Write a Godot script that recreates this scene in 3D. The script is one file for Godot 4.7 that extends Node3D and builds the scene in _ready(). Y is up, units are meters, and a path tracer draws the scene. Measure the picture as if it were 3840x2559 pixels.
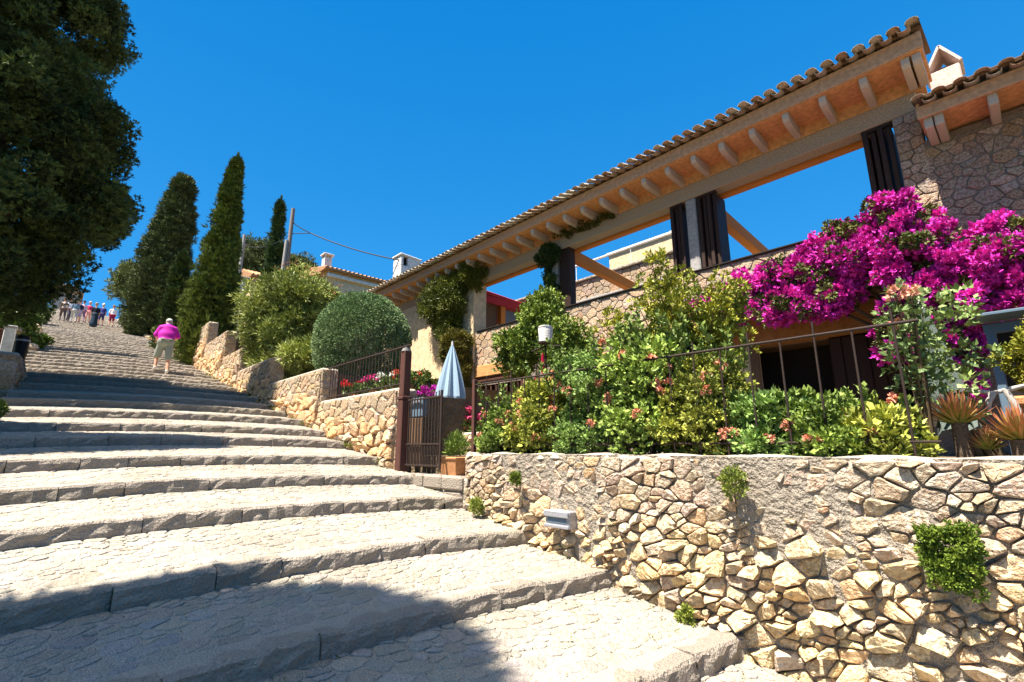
extends Node3D

# ---------------------------------------------------------------- mesh builder
class Mb:
	var v := PackedVector3Array()
	var n := PackedVector3Array()
	var c := PackedColorArray()

	func tri(a: Vector3, b: Vector3, d: Vector3, col := Color.WHITE) -> void:
		var nn := (d - a).cross(b - a).normalized()
		v.append(a); v.append(b); v.append(d)
		for i in 3:
			n.append(nn); c.append(col)

	func trio(a: Vector3, b: Vector3, d: Vector3, ctr: Vector3, col := Color.WHITE) -> void:
		if (d - a).cross(b - a).dot((a + b + d) / 3.0 - ctr) < 0.0:
			tri(a, d, b, col)
		else:
			tri(a, b, d, col)

	func quado(a: Vector3, b: Vector3, d: Vector3, e: Vector3, ctr: Vector3, col := Color.WHITE) -> void:
		trio(a, b, d, ctr, col); trio(a, d, e, ctr, col)

	func trin(a: Vector3, b: Vector3, d: Vector3, na: Vector3, nb: Vector3, nd: Vector3, ca: Color, cb: Color, cd: Color) -> void:
		var nn := (d - a).cross(b - a)
		if nn.dot(na + nb + nd) < 0.0:
			v.append(a); v.append(d); v.append(b)
			n.append(na); n.append(nd); n.append(nb)
			c.append(ca); c.append(cd); c.append(cb)
		else:
			v.append(a); v.append(b); v.append(d)
			n.append(na); n.append(nb); n.append(nd)
			c.append(ca); c.append(cb); c.append(cd)

	func box(ctr: Vector3, size: Vector3, col := Color.WHITE, basis := Basis(), bev := 0.008) -> void:
		var h := size * 0.5
		var b := minf(bev, minf(h.x, minf(h.y, h.z)) * 0.6)
		var px := {}; var py := {}; var pz := {}
		for sx in [-1, 1]:
			for sy in [-1, 1]:
				for sz in [-1, 1]:
					var k := Vector3i(sx, sy, sz)
					px[k] = ctr + basis * Vector3(sx * h.x, sy * (h.y - b), sz * (h.z - b))
					py[k] = ctr + basis * Vector3(sx * (h.x - b), sy * h.y, sz * (h.z - b))
					pz[k] = ctr + basis * Vector3(sx * (h.x - b), sy * (h.y - b), sz * h.z)
		for s in [-1, 1]:
			quado(px[Vector3i(s, -1, -1)], px[Vector3i(s, 1, -1)], px[Vector3i(s, 1, 1)], px[Vector3i(s, -1, 1)], ctr, col)
			quado(py[Vector3i(-1, s, -1)], py[Vector3i(1, s, -1)], py[Vector3i(1, s, 1)], py[Vector3i(-1, s, 1)], ctr, col)
			quado(pz[Vector3i(-1, -1, s)], pz[Vector3i(1, -1, s)], pz[Vector3i(1, 1, s)], pz[Vector3i(-1, 1, s)], ctr, col)
			for q in [-1, 1]:
				quado(px[Vector3i(s, q, -1)], px[Vector3i(s, q, 1)], py[Vector3i(s, q, 1)], py[Vector3i(s, q, -1)], ctr, col)
				quado(px[Vector3i(s, -1, q)], px[Vector3i(s, 1, q)], pz[Vector3i(s, 1, q)], pz[Vector3i(s, -1, q)], ctr, col)
				quado(py[Vector3i(-1, s, q)], py[Vector3i(1, s, q)], pz[Vector3i(1, s, q)], pz[Vector3i(-1, s, q)], ctr, col)
				for r in [-1, 1]:
					var k := Vector3i(s, q, r)
					trio(px[k], py[k], pz[k], ctr, col)

	func tube(pts: Array, rad: Array, sides := 8, col := Color.WHITE, lobes := 0, lobe_amp := 0.0) -> void:
		var rings := []
		var m := pts.size()
		var side := Vector3.ZERO
		for i in m:
			var p: Vector3 = pts[i]
			var t: Vector3 = (pts[mini(i + 1, m - 1)] - pts[maxi(i - 1, 0)]).normalized()
			if side == Vector3.ZERO:
				side = t.cross(Vector3.UP if absf(t.y) < 0.9 else Vector3.RIGHT).normalized()
			side = (side - t * side.dot(t)).normalized()
			var up := t.cross(side)
			var r: float = rad[mini(i, rad.size() - 1)]
			var ring := PackedVector3Array()
			for k in sides:
				var a := TAU * k / sides
				ring.append(p + (side * cos(a) + up * sin(a)) * r * (1.0 + lobe_amp * cos(a * lobes)))
			rings.append(ring)
		for i in m - 1:
			var r0: PackedVector3Array = rings[i]
			var r1: PackedVector3Array = rings[i + 1]
			for k in sides:
				var k2 := (k + 1) % sides
				if lobes > 0:
					quado(r0[k], r0[k2], r1[k2], r1[k], (pts[i] + pts[i + 1]) * 0.5, col)
					continue
				var n00: Vector3 = (r0[k] - pts[i]).normalized()
				var n01: Vector3 = (r0[k2] - pts[i]).normalized()
				var n10: Vector3 = (r1[k] - pts[i + 1]).normalized()
				var n11: Vector3 = (r1[k2] - pts[i + 1]).normalized()
				trin(r0[k], r0[k2], r1[k2], n00, n01, n11, col, col, col)
				trin(r0[k], r1[k2], r1[k], n00, n11, n10, col, col, col)
		for e in [0, m - 1]:
			var ring: PackedVector3Array = rings[e]
			var inside: Vector3 = pts[1] if e == 0 else pts[m - 2]
			for k in sides:
				trio(pts[e], ring[k], ring[(k + 1) % sides], inside, col)

	func sheet(f: Callable, nu: int, nv: int, col: Color, up: Vector3) -> void:
		var p := []
		for i in nu + 1:
			for j in nv + 1:
				p.append(f.call(float(i) / nu, float(j) / nv))
		var nrm := []
		for i in nu + 1:
			for j in nv + 1:
				var a: Vector3 = p[mini(i + 1, nu) * (nv + 1) + j] - p[maxi(i - 1, 0) * (nv + 1) + j]
				var b: Vector3 = p[i * (nv + 1) + mini(j + 1, nv)] - p[i * (nv + 1) + maxi(j - 1, 0)]
				var q := a.cross(b).normalized()
				nrm.append(q if q.dot(up) > 0.0 else -q)
		for i in nu:
			for j in nv:
				var a := i * (nv + 1) + j
				var b := a + nv + 1
				trin(p[a], p[b], p[b + 1], nrm[a], nrm[b], nrm[b + 1], col, col, col)
				trin(p[a], p[b + 1], p[a + 1], nrm[a], nrm[b + 1], nrm[a + 1], col, col, col)

	func mesh() -> ArrayMesh:
		var arr := []
		arr.resize(Mesh.ARRAY_MAX)
		arr[Mesh.ARRAY_VERTEX] = v
		arr[Mesh.ARRAY_NORMAL] = n
		arr[Mesh.ARRAY_COLOR] = c
		var m := ArrayMesh.new()
		m.add_surface_from_arrays(Mesh.PRIMITIVE_TRIANGLES, arr)
		return m

var rng := RandomNumberGenerator.new()
var M := {}
var counts := {}

func rf(a: float, b: float) -> float:
	return rng.randf_range(a, b)

func lc(r: float, g: float, b: float) -> Color:
	return Color(r, g, b)

func vary(col: Color, amt: float) -> Color:
	var k := 1.0 + rf(-amt, amt)
	return Color(col.r * k * (1.0 + rf(-0.05, 0.05)), col.g * k, col.b * k * (1.0 + rf(-0.07, 0.07)))

func numbered(owner_id: int, called: String) -> String:
	var key := "%d/%s" % [owner_id, called]
	var k: int = counts.get(key, 0)
	counts[key] = k + 1
	return called if k == 0 else "%s_%03d" % [called, k]

func thing(called: String, label: String, category: String, at := Vector3.ZERO, group := "", turn := 0.0) -> Node3D:
	var o := Node3D.new()
	o.name = numbered(0, called)
	add_child(o)
	o.position = at
	o.rotation.y = turn
	tag(o, label, category, group)
	return o

func tag(o: Node, label: String, category: String, group := "") -> void:
	o.set_meta("label", label)
	o.set_meta("category", category)
	if group:
		o.set_meta("group", group)

func setting(called: String) -> Node3D:
	var o := Node3D.new()
	o.name = numbered(0, called)
	add_child(o)
	o.set_meta("kind", "structure")
	return o

func part(parent: Node, called: String, mesh: Mesh, material: Material, at := Transform3D()) -> MeshInstance3D:
	var o := MeshInstance3D.new()
	o.name = numbered(parent.get_instance_id() if parent != self else 0, called)
	o.mesh = mesh
	o.material_override = material
	o.transform = at
	parent.add_child(o)
	return o

func bx(parent: Node, called: String, lo: Vector3, hi: Vector3, material: Material, bev := 0.008, col := Color.WHITE) -> MeshInstance3D:
	var mb := Mb.new()
	mb.box((lo + hi) * 0.5, (hi - lo).abs(), col, Basis(), bev)
	return part(parent, called, mb.mesh(), material)

func pipe(parent: Node, called: String, pts: Array, rad: Array, material: Material, sides := 8, col := Color.WHITE) -> MeshInstance3D:
	var mb := Mb.new()
	mb.tube(pts, rad, sides, col)
	return part(parent, called, mb.mesh(), material)

# ---------------------------------------------------------------- materials
func noise_tex(freq: float, octaves: int, lo: float, hi: float, cellular := false, size := 512, seed_ := 1) -> NoiseTexture2D:
	var nz := FastNoiseLite.new()
	nz.seed = seed_
	nz.noise_type = FastNoiseLite.TYPE_CELLULAR if cellular else FastNoiseLite.TYPE_SIMPLEX
	nz.frequency = freq
	nz.fractal_octaves = octaves
	nz.fractal_gain = 0.6
	var t := NoiseTexture2D.new()
	t.width = size; t.height = size
	t.seamless = true
	t.noise = nz
	var g := Gradient.new()
	g.set_color(0, Color(lo, lo, lo)); g.set_color(1, Color(hi, hi, hi))
	t.color_ramp = g
	return t

func bump_tex(freq: float, octaves: int, strength: float, cellular := false, seed_ := 5) -> NoiseTexture2D:
	var t := noise_tex(freq, octaves, 0, 1, cellular, 512, seed_)
	t.color_ramp = null
	t.as_normal_map = true
	t.bump_strength = strength
	return t

func mat(col: Color, rough := 0.85, tex: Texture2D = null, tile := 1.0, bump: Texture2D = null, bump_scale := 1.0) -> StandardMaterial3D:
	var m := StandardMaterial3D.new()
	m.albedo_color = col.linear_to_srgb()
	m.vertex_color_use_as_albedo = true
	m.roughness = rough
	m.metallic_specular = 0.3
	if tex or bump:
		m.uv1_triplanar = true
		m.uv1_world_triplanar = true
		m.uv1_scale = Vector3.ONE / tile
	if tex:
		m.albedo_texture = tex
	if bump:
		m.normal_enabled = true
		m.normal_texture = bump
		m.normal_scale = bump_scale
	return m

func leaf_mat(rough := 0.55, back := 0.35) -> StandardMaterial3D:
	var m := mat(Color.WHITE, rough)
	m.cull_mode = BaseMaterial3D.CULL_DISABLED
	if back > 0.0:
		m.backlight_enabled = true
		m.backlight = Color(back, back, back * 0.5)
	return m

func make_materials() -> void:
	var blotch := noise_tex(0.012, 5, 0.8, 1.0, false, 512, 3)
	var grain := noise_tex(0.06, 4, 0.72, 1.0, false, 512, 8)
	var speck := noise_tex(0.14, 3, 0.66, 1.0, false, 512, 11)
	var ochre := noise_tex(0.02, 5, 0.7, 1.0, false, 512, 31)
	var gr := Gradient.new()
	gr.set_color(0, Color(0.96, 0.80, 0.62)); gr.set_color(1, Color(1.0, 1.0, 1.0))
	gr.add_point(0.3, Color(0.78, 0.72, 0.66)); gr.add_point(0.55, Color(1.0, 0.95, 0.88))
	ochre.color_ramp = gr
	var gritty := noise_tex(0.16, 3, 0.5, 1.0, false, 512, 41)
	var rocky := bump_tex(0.022, 5, 14.0, false, 21)
	var rough := bump_tex(0.06, 4, 8.0, false, 22)
	var pits := bump_tex(0.11, 3, 6.0, false, 23)
	M.mortar = mat(lc(0.47, 0.405, 0.325), 0.95, gritty, 0.9, rocky, 1.2)
	M.render = mat(lc(0.47, 0.41, 0.335), 0.95, blotch, 1.4, rocky, 1.0)
	M.stone = mat(Color.WHITE, 0.92, ochre, 0.55, rocky, 1.2)
	M.cobble = mat(Color.WHITE, 0.92, gritty, 0.9, rocky, 0.9)
	M.kerb = mat(lc(0.56, 0.48, 0.39), 0.92, gritty, 0.4, rocky, 1.6)
	M.tread = mat(lc(0.5, 0.445, 0.36), 0.95, speck, 0.8, rough, 1.0)
	M.far_stone = mat(Color.WHITE, 0.95, speck, 1.6, rocky, 1.0)
	M.soil = mat(lc(0.16, 0.12, 0.075), 0.98, blotch, 2.0, rocky, 1.0)
	M.hill = mat(lc(0.13, 0.13, 0.06), 0.98, blotch, 9.0, rocky, 1.0)
	M.orange = mat(lc(0.62, 0.33, 0.13), 0.9, blotch, 1.3, rough, 0.35)
	M.lintel = mat(lc(0.42, 0.19, 0.075), 0.9, blotch, 1.0, rough, 0.35)
	M.cream = mat(lc(0.76, 0.58, 0.36), 0.9, blotch, 2.0, rough, 0.3)
	M.white = mat(lc(0.78, 0.75, 0.70), 0.85, blotch, 1.5, rough, 0.25)
	M.soffit = mat(lc(0.8, 0.4, 0.17), 0.85, blotch, 0.9, rough, 0.25)
	M.fascia = mat(lc(0.66, 0.4, 0.25), 0.85, blotch, 0.8, rough, 0.3)
	M.rafter = mat(lc(0.7, 0.58, 0.48), 0.8, grain, 0.5, rough, 0.4)
	M.beam = mat(lc(0.56, 0.43, 0.3), 0.9, grain, 1.1, rough, 0.7)
	M.joist = mat(lc(0.74, 0.26, 0.05), 0.7, grain, 0.9, rough, 0.3)
	M.darkwood = mat(lc(0.05, 0.026, 0.018), 0.55, grain, 0.5, rough, 0.3)
	M.oldwood = mat(lc(0.2, 0.12, 0.07), 0.85, grain, 0.5, rough, 0.5)
	M.concrete = mat(lc(0.42, 0.4, 0.38), 0.9, blotch, 0.8, rough, 0.4)
	M.tile = mat(Color.WHITE, 0.9, grain, 0.5, rough, 0.7)
	M.iron = mat(lc(0.05, 0.032, 0.027), 0.7, speck, 0.4, pits, 0.6)
	M.rust = mat(lc(0.13, 0.055, 0.042), 0.75, speck, 0.5, pits, 0.6)
	M.black = mat(lc(0.012, 0.012, 0.013), 0.45)
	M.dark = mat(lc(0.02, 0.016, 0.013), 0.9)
	M.red = mat(lc(0.45, 0.03, 0.035), 0.7, blotch, 1.0)
	M.yellow = mat(lc(0.84, 0.58, 0.28), 0.9, blotch, 2.0, rough, 0.3)
	M.joint = mat(lc(0.43, 0.36, 0.3), 0.95, gritty, 0.9, rocky, 1.2)
	M.pink = mat(lc(0.74, 0.56, 0.48), 0.9, blotch, 0.7, rough, 0.3)
	M.wine = mat(lc(0.28, 0.01, 0.03), 0.25)
	M.bark = mat(lc(0.16, 0.115, 0.08), 0.95, grain, 0.4, rocky, 1.2)
	M.stem = mat(lc(0.12, 0.085, 0.045), 0.9, grain, 0.3)
	M.terracotta = mat(lc(0.52, 0.25, 0.11), 0.85, blotch, 0.6, rough, 0.3)
	M.canvas = mat(lc(0.33, 0.46, 0.58), 0.9, grain, 0.6, pits, 0.35)
	M.netting = mat(lc(0.15, 0.19, 0.165), 0.9, grain, 0.5, pits, 0.5)
	M.steel = mat(lc(0.45, 0.46, 0.5), 0.45, grain, 0.6)
	M.steel.metallic = 0.4
	M.blue = mat(lc(0.1, 0.15, 0.2), 0.5)
	M.rope = mat(lc(0.55, 0.5, 0.45), 0.9, grain, 0.2, rough, 0.5)
	M.pole = mat(lc(0.3, 0.24, 0.2), 0.9, grain, 0.4)
	M.pole_light = mat(lc(0.4, 0.38, 0.36), 0.9, grain, 0.4)
	M.skin = mat(Color.WHITE, 0.7)
	M.leaf = leaf_mat(0.45, 0.3)
	M.needle = leaf_mat(0.7, 0.12)
	M.petal = leaf_mat(0.6, 0.45)
	M.glass = mat(lc(0.08, 0.12, 0.16), 0.12)
	M.wire = mat(lc(0.03, 0.03, 0.035), 0.6)

# ---------------------------------------------------------------- stone cells
func clip(poly: PackedVector2Array, p: Vector2, nrm: Vector2) -> PackedVector2Array:
	var out := PackedVector2Array()
	var m := poly.size()
	for i in m:
		var a := poly[i]
		var b := poly[(i + 1) % m]
		var da := (a - p).dot(nrm)
		var db := (b - p).dot(nrm)
		if da <= 0.0:
			out.append(a)
		if (da < 0.0 and db > 0.0) or (da > 0.0 and db < 0.0):
			out.append(a.lerp(b, da / (da - db)))
	return out

func cells(bound: PackedVector2Array, spacing: float, spread: float, aspect: float, tilt: float) -> Array:
	# jittered Voronoi cells inside a convex polygon; aspect > 1 makes them long along the tilted axis
	var rot := Transform2D(tilt, Vector2.ZERO)
	var inv := rot.affine_inverse()
	var bd := PackedVector2Array()
	var area := 0.0
	for p in bound:
		var q := inv * p
		bd.append(Vector2(q.x / aspect, q.y))
	for i in bd.size():
		area += bd[i].cross(bd[(i + 1) % bd.size()]) * 0.5
	if area < 0.0:
		bd.reverse()
	var lo := bd[0]
	var hi := bd[0]
	for p in bd:
		lo = lo.min(p); hi = hi.max(p)
	var nz := FastNoiseLite.new()
	nz.seed = rng.randi() % 10000
	nz.frequency = 0.9 / spacing / 2.2
	var pts := PackedVector2Array()
	var rad := PackedFloat32Array()
	var tries := int(absf(area) / (spacing * spacing) * 40.0)
	var grid := {}
	var cellw := spacing * (1.0 + spread)
	for i in tries:
		var p := Vector2(rf(lo.x, hi.x), rf(lo.y, hi.y))
		if not Geometry2D.is_point_in_polygon(p, bd):
			continue
		var r := spacing * (1.0 + spread * clampf(nz.get_noise_2dv(p) * 2.2 + rf(-0.35, 0.35), -1.0, 1.0))
		var g := Vector2i((p / cellw).floor())
		var ok := true
		for dx in [-1, 0, 1]:
			for dy in [-1, 0, 1]:
				for k in grid.get(g + Vector2i(dx, dy), []):
					if pts[k].distance_to(p) < minf(r, rad[k] * 1.0 + 0.0) * 0.5 + r * 0.42:
						ok = false
		if ok:
			if not grid.has(g):
				grid[g] = []
			grid[g].append(pts.size())
			pts.append(p); rad.append(r)
	var out := []
	for i in pts.size():
		var p := pts[i]
		var w := cellw * 1.6
		var poly := PackedVector2Array([p + Vector2(-w, -w), p + Vector2(w, -w), p + Vector2(w, w), p + Vector2(-w, w)])
		var g := Vector2i((p / cellw).floor())
		for dx in range(-2, 3):
			for dy in range(-2, 3):
				for k in grid.get(g + Vector2i(dx, dy), []):
					if k != i:
						var d: Vector2 = pts[k] - p
						var f := 0.5 + 0.25 * clampf((rad[i] - rad[k]) / (rad[i] + rad[k]), -0.5, 0.5)
						poly = clip(poly, p + d * f, d.normalized())
		for e in bd.size():
			var a := bd[e]
			var b := bd[(e + 1) % bd.size()]
			poly = clip(poly, a, Vector2(b.y - a.y, a.x - b.x).normalized())
		if poly.size() < 3:
			continue
		var back := PackedVector2Array()
		for q in poly:
			back.append(rot * Vector2(q.x * aspect, q.y))
		out.append(back)
	return out

func stone(mb: Mb, poly: PackedVector2Array, xf: Callable, depth: float, gap: float, sharp: float, col: Color) -> void:
	var ctr := Vector2.ZERO
	var ring := PackedVector2Array()
	var m := poly.size()
	for i in m:
		var a := poly[i]
		var b := poly[(i + 1) % m]
		ctr += a
		if a.distance_to(b) < gap * 0.6:
			continue
		ring.append(a.lerp(b, rf(0.02, 0.1)))
		if a.distance_to(b) > gap * 5.0:
			ring.append(a.lerp(b, rf(0.4, 0.65)))
	ctr /= m
	m = ring.size()
	if m < 3:
		return
	var size := 0.0
	for q in ring:
		size += q.distance_to(ctr) / m
	var shrink := clampf(1.0 - gap / maxf(size, 0.001), 0.5, 0.97)
	var tiltv := Vector2(rf(-1, 1), rf(-1, 1)) * sharp
	var r0 := []; var r1 := []; var r2 := []
	for q in ring:
		var d := (q - ctr) * shrink * rf(0.92, 1.03)
		var h := depth * (1.0 + tiltv.dot(d) / maxf(size, 0.01))
		r0.append(xf.call(ctr.x + d.x, ctr.y + d.y, -0.03))
		var d1 := d * rf(0.9, 0.99)
		r1.append(xf.call(ctr.x + d1.x, ctr.y + d1.y, maxf(h, 0.15 * depth) * rf(0.6, 0.85)))
		var d2 := d * rf(0.62, 0.86)
		r2.append(xf.call(ctr.x + d2.x, ctr.y + d2.y, maxf(depth * (1.0 + tiltv.dot(d2) / maxf(size, 0.01)), 0.2 * depth) * rf(0.88, 1.1)))
	var top: Vector3 = xf.call(ctr.x, ctr.y, depth * rf(0.95, 1.1))
	var inside: Vector3 = xf.call(ctr.x, ctr.y, -0.05 - depth)
	for i in m:
		var j := (i + 1) % m
		mb.quado(r0[i], r0[j], r1[j], r1[i], inside, col)
		mb.quado(r1[i], r1[j], r2[j], r2[i], inside, col)
		mb.trio(r2[i], r2[j], top, inside, col)

func lay_stones(parent: Node, called: String, polys: Array, xf: Callable, depth: Callable, gap: float, sharp: float, cols: Callable, single: int, material: Material) -> void:
	# the biggest ones as parts, the others joined into one
	polys.sort_custom(func(a, b): return poly_area(a) > poly_area(b))
	var rest := Mb.new()
	for i in polys.size():
		var p: PackedVector2Array = polys[i]
		var ctr := Vector2.ZERO
		for q in p:
			ctr += q / p.size()
		var d: float = depth.call(ctr)
		var col: Color = cols.call(ctr)
		if i < single:
			var mb := Mb.new()
			stone(mb, p, xf, d, gap, sharp, col)
			if mb.v.size() > 0:
				part(parent, called, mb.mesh(), material)
		else:
			stone(rest, p, xf, d, gap, sharp, col)
	if rest.v.size() > 0:
		part(parent, "small_" + called + "s", rest.mesh(), material).set_meta("kind", "stuff")

func poly_area(p: PackedVector2Array) -> float:
	var a := 0.0
	for i in p.size():
		a += p[i].cross(p[(i + 1) % p.size()])
	return absf(a) * 0.5

# ---------------------------------------------------------------- foliage
func sprig(leaves: int, length: float, width: float, spread: float, seed_: int) -> ArrayMesh:
	var r := RandomNumberGenerator.new()
	r.seed = seed_
	var mb := Mb.new()
	for i in leaves:
		var az := TAU * (i + r.randf_range(-0.3, 0.3)) / leaves
		var el := r.randf_range(0.35, 1.0) * spread
		var dir := Vector3(cos(az) * sin(el), cos(el), sin(az) * sin(el))
		var side := dir.cross(Vector3(r.randf() - 0.5, r.randf() - 0.5, r.randf() - 0.5)).normalized()
		var up := dir.cross(side)
		var l := length * r.randf_range(0.7, 1.15)
		var w := width * r.randf_range(0.8, 1.15) * 0.5
		var at := dir * l * 0.15 + Vector3(0, r.randf() * length * 0.5, 0)
		var mid := at + dir * l * 0.45 + up * l * 0.06
		var tip := at + dir * l - up * l * 0.05
		var k := r.randf_range(0.8, 1.15)
		var col := Color(k, k, k)
		mb.tri(at, mid + side * w, tip, col)
		mb.tri(at, tip, mid - side * w, col)
	return mb.mesh()

func aim(dir: Vector3, spin: float) -> Basis:
	var y := dir.normalized()
	var x := y.cross(Vector3(0.31, 0.77, 0.55) if absf(y.y) < 0.8 else Vector3(0.9, 0.1, 0.4)).normalized()
	var z := x.cross(y)
	return Basis(x * cos(spin) + z * sin(spin), y, z * cos(spin) - x * sin(spin))

class Cloud:
	var xf: Array[Transform3D] = []
	var co := PackedColorArray()

func blob(cl: Cloud, ctr: Vector3, rad: Vector3, n: int, size: float, dark: Color, light: Color, up := 0.3, shell := 0.45) -> void:
	var tone := rf(0.0, 1.0)
	for i in n:
		var d := Vector3(rng.randfn(), rng.randfn(), rng.randfn()).normalized()
		var r := pow(rng.randf(), shell)
		var p := ctr + Vector3(d.x * rad.x, d.y * rad.y, d.z * rad.z) * r
		var dir := (d + Vector3(rf(-0.5, 0.5), rf(-0.5, 0.5) + up, rf(-0.5, 0.5))).normalized()
		var s := size * rf(0.65, 1.3)
		cl.xf.append(Transform3D(aim(dir, rf(0, TAU)).scaled(Vector3(s, s, s)), p))
		cl.co.append(dark.lerp(light, clampf(tone * 0.7 + rf(-0.2, 0.5), 0.0, 1.0)))

func spread(parent: Node, called: String, cl: Cloud, mesh: Mesh, material: Material) -> MultiMeshInstance3D:
	var mm := MultiMesh.new()
	mm.transform_format = MultiMesh.TRANSFORM_3D
	mm.use_colors = true
	mm.mesh = mesh
	mm.instance_count = cl.xf.size()
	for i in cl.xf.size():
		mm.set_instance_transform(i, cl.xf[i])
		mm.set_instance_color(i, cl.co[i])
	var o := MultiMeshInstance3D.new()
	o.name = numbered(parent.get_instance_id() if parent != self else 0, called)
	o.multimesh = mm
	o.material_override = material
	o.set_meta("kind", "stuff")
	parent.add_child(o)
	return o

# ---------------------------------------------------------------- bodies
func body(mb: Mb, bones: Array, cell: float, k := 0.035) -> void:
	var lo := Vector3(9e9, 9e9, 9e9)
	var hi := -lo
	for b in bones:
		var r: float = maxf(b[2], b[3]) + 2.5 * cell
		for q in [b[0], b[1]]:
			lo = lo.min(q - Vector3(r, r, r)); hi = hi.max(q + Vector3(r, r, r))
	var nx := int((hi.x - lo.x) / cell) + 2
	var ny := int((hi.y - lo.y) / cell) + 2
	var nz := int((hi.z - lo.z) / cell) + 2
	var d := PackedFloat32Array(); d.resize(nx * ny * nz); d.fill(1.0)
	var raw := PackedFloat32Array(); raw.resize(nx * ny * nz); raw.fill(9.0)
	var who := PackedInt32Array(); who.resize(nx * ny * nz)
	for bi in bones.size():
		var a: Vector3 = bones[bi][0]
		var b: Vector3 = bones[bi][1]
		var ra: float = bones[bi][2]
		var rb: float = bones[bi][3]
		var flat: Vector3 = bones[bi][5] if bones[bi].size() > 5 else Vector3.ONE
		var ab := b - a
		var len2 := maxf(ab.length_squared(), 1e-8)
		var m := maxf(ra, rb) * maxf(1.0, maxf(1.0 / flat.x, 1.0 / flat.z)) + k + cell * 1.5
		var l0 := ((a.min(b) - Vector3(m, m, m) - lo) / cell).floor().max(Vector3.ZERO)
		var l1 := ((a.max(b) + Vector3(m, m, m) - lo) / cell).ceil().min(Vector3(nx - 1, ny - 1, nz - 1))
		for z in range(int(l0.z), int(l1.z) + 1):
			for y in range(int(l0.y), int(l1.y) + 1):
				for x in range(int(l0.x), int(l1.x) + 1):
					var p := lo + Vector3(x, y, z) * cell
					var h := clampf((p - a).dot(ab) / len2, 0.0, 1.0)
					var dd := ((p - a - ab * h) * flat).length() - lerpf(ra, rb, h)
					var i := (z * ny + y) * nx + x
					var o := d[i]
					var e := maxf(k - absf(o - dd), 0.0) / k
					d[i] = minf(o, dd) - e * e * k * 0.25
					if dd < raw[i]:
						raw[i] = dd; who[i] = bi
	var idx := PackedInt32Array(); idx.resize(nx * ny * nz); idx.fill(-1)
	var vs := PackedVector3Array(); var ns := PackedVector3Array(); var cs := PackedColorArray()
	var off := [0, 1, nx, nx + 1, nx * ny, nx * ny + 1, nx * ny + nx, nx * ny + nx + 1]
	var edges := [[0, 1], [2, 3], [4, 5], [6, 7], [0, 2], [1, 3], [4, 6], [5, 7], [0, 4], [1, 5], [2, 6], [3, 7]]
	var corner := []
	for q in 8:
		corner.append(Vector3(q & 1, (q >> 1) & 1, q >> 2))
	for z in nz - 1:
		for y in ny - 1:
			for x in nx - 1:
				var i := (z * ny + y) * nx + x
				var inside := 0
				for q in 8:
					if d[i + off[q]] < 0.0:
						inside += 1
				if inside == 0 or inside == 8:
					continue
				var sum := Vector3.ZERO
				var cnt := 0
				for e in edges:
					var da := d[i + off[e[0]]]
					var db := d[i + off[e[1]]]
					if (da < 0.0) != (db < 0.0):
						sum += corner[e[0]].lerp(corner[e[1]], da / (da - db))
						cnt += 1
				idx[i] = vs.size()
				vs.append(lo + (Vector3(x, y, z) + sum / cnt) * cell)
				var g := Vector3(d[i + 1] - d[i] + d[i + off[7]] - d[i + off[6]], d[i + nx] - d[i] + d[i + off[7]] - d[i + off[5]], d[i + nx * ny] - d[i] + d[i + off[7]] - d[i + off[3]])
				ns.append(g.normalized())
				cs.append(bones[who[i]][4])
	for z in range(1, nz - 1):
		for y in range(1, ny - 1):
			for x in range(1, nx - 1):
				var i := (z * ny + y) * nx + x
				for ax in 3:
					var st: int = [1, nx, nx * ny][ax]
					if (d[i] < 0.0) == (d[i + st] < 0.0):
						continue
					var s1: int = [nx, nx * ny, 1][ax]
					var s2: int = [nx * ny, 1, nx][ax]
					var q0 := idx[i]; var q1 := idx[i - s1]; var q2 := idx[i - s1 - s2]; var q3 := idx[i - s2]
					if q0 < 0 or q1 < 0 or q2 < 0 or q3 < 0:
						continue
					mb.trin(vs[q0], vs[q1], vs[q2], ns[q0], ns[q1], ns[q2], cs[q0], cs[q1], cs[q2])
					mb.trin(vs[q0], vs[q2], vs[q3], ns[q0], ns[q2], ns[q3], cs[q0], cs[q2], cs[q3])

# ---------------------------------------------------------------- the lie of the land
const EYE := 1.6
const STEP := 1.06

func climb(t: float) -> float:      # height of the stair nosings t metres up the hill
	if t < 20.0:
		return 0.213 * t
	if t < 92.0:
		return 4.26 + 0.231 * (t - 20.0)
	return 20.9

func crown(x: float) -> float:
	return maxf(0.0, 1.0 - pow((x - 1.5) / 2.2, 2.0))

func edge_t(i: int) -> float:
	return 1.6 + i * STEP + 0.05 * sin(i * 2.4)

func left_edge(t: float) -> float:
	if t < 8.5:
		return -3.2
	return -0.56 - 0.03 * maxf(0.0, t - 10.0)

func tread_at(i: int, x: float, t: float) -> Vector3:
	var t0 := edge_t(i)
	var t1 := edge_t(i + 1)
	var f := clampf((t - t0) / (t1 - t0), 0.0, 1.0)
	return Vector3(x, lerpf(climb(t0), climb(t1) - 0.115, f) + 0.055 * crown(x), -(t + 0.11 * crown(x)))

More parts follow.
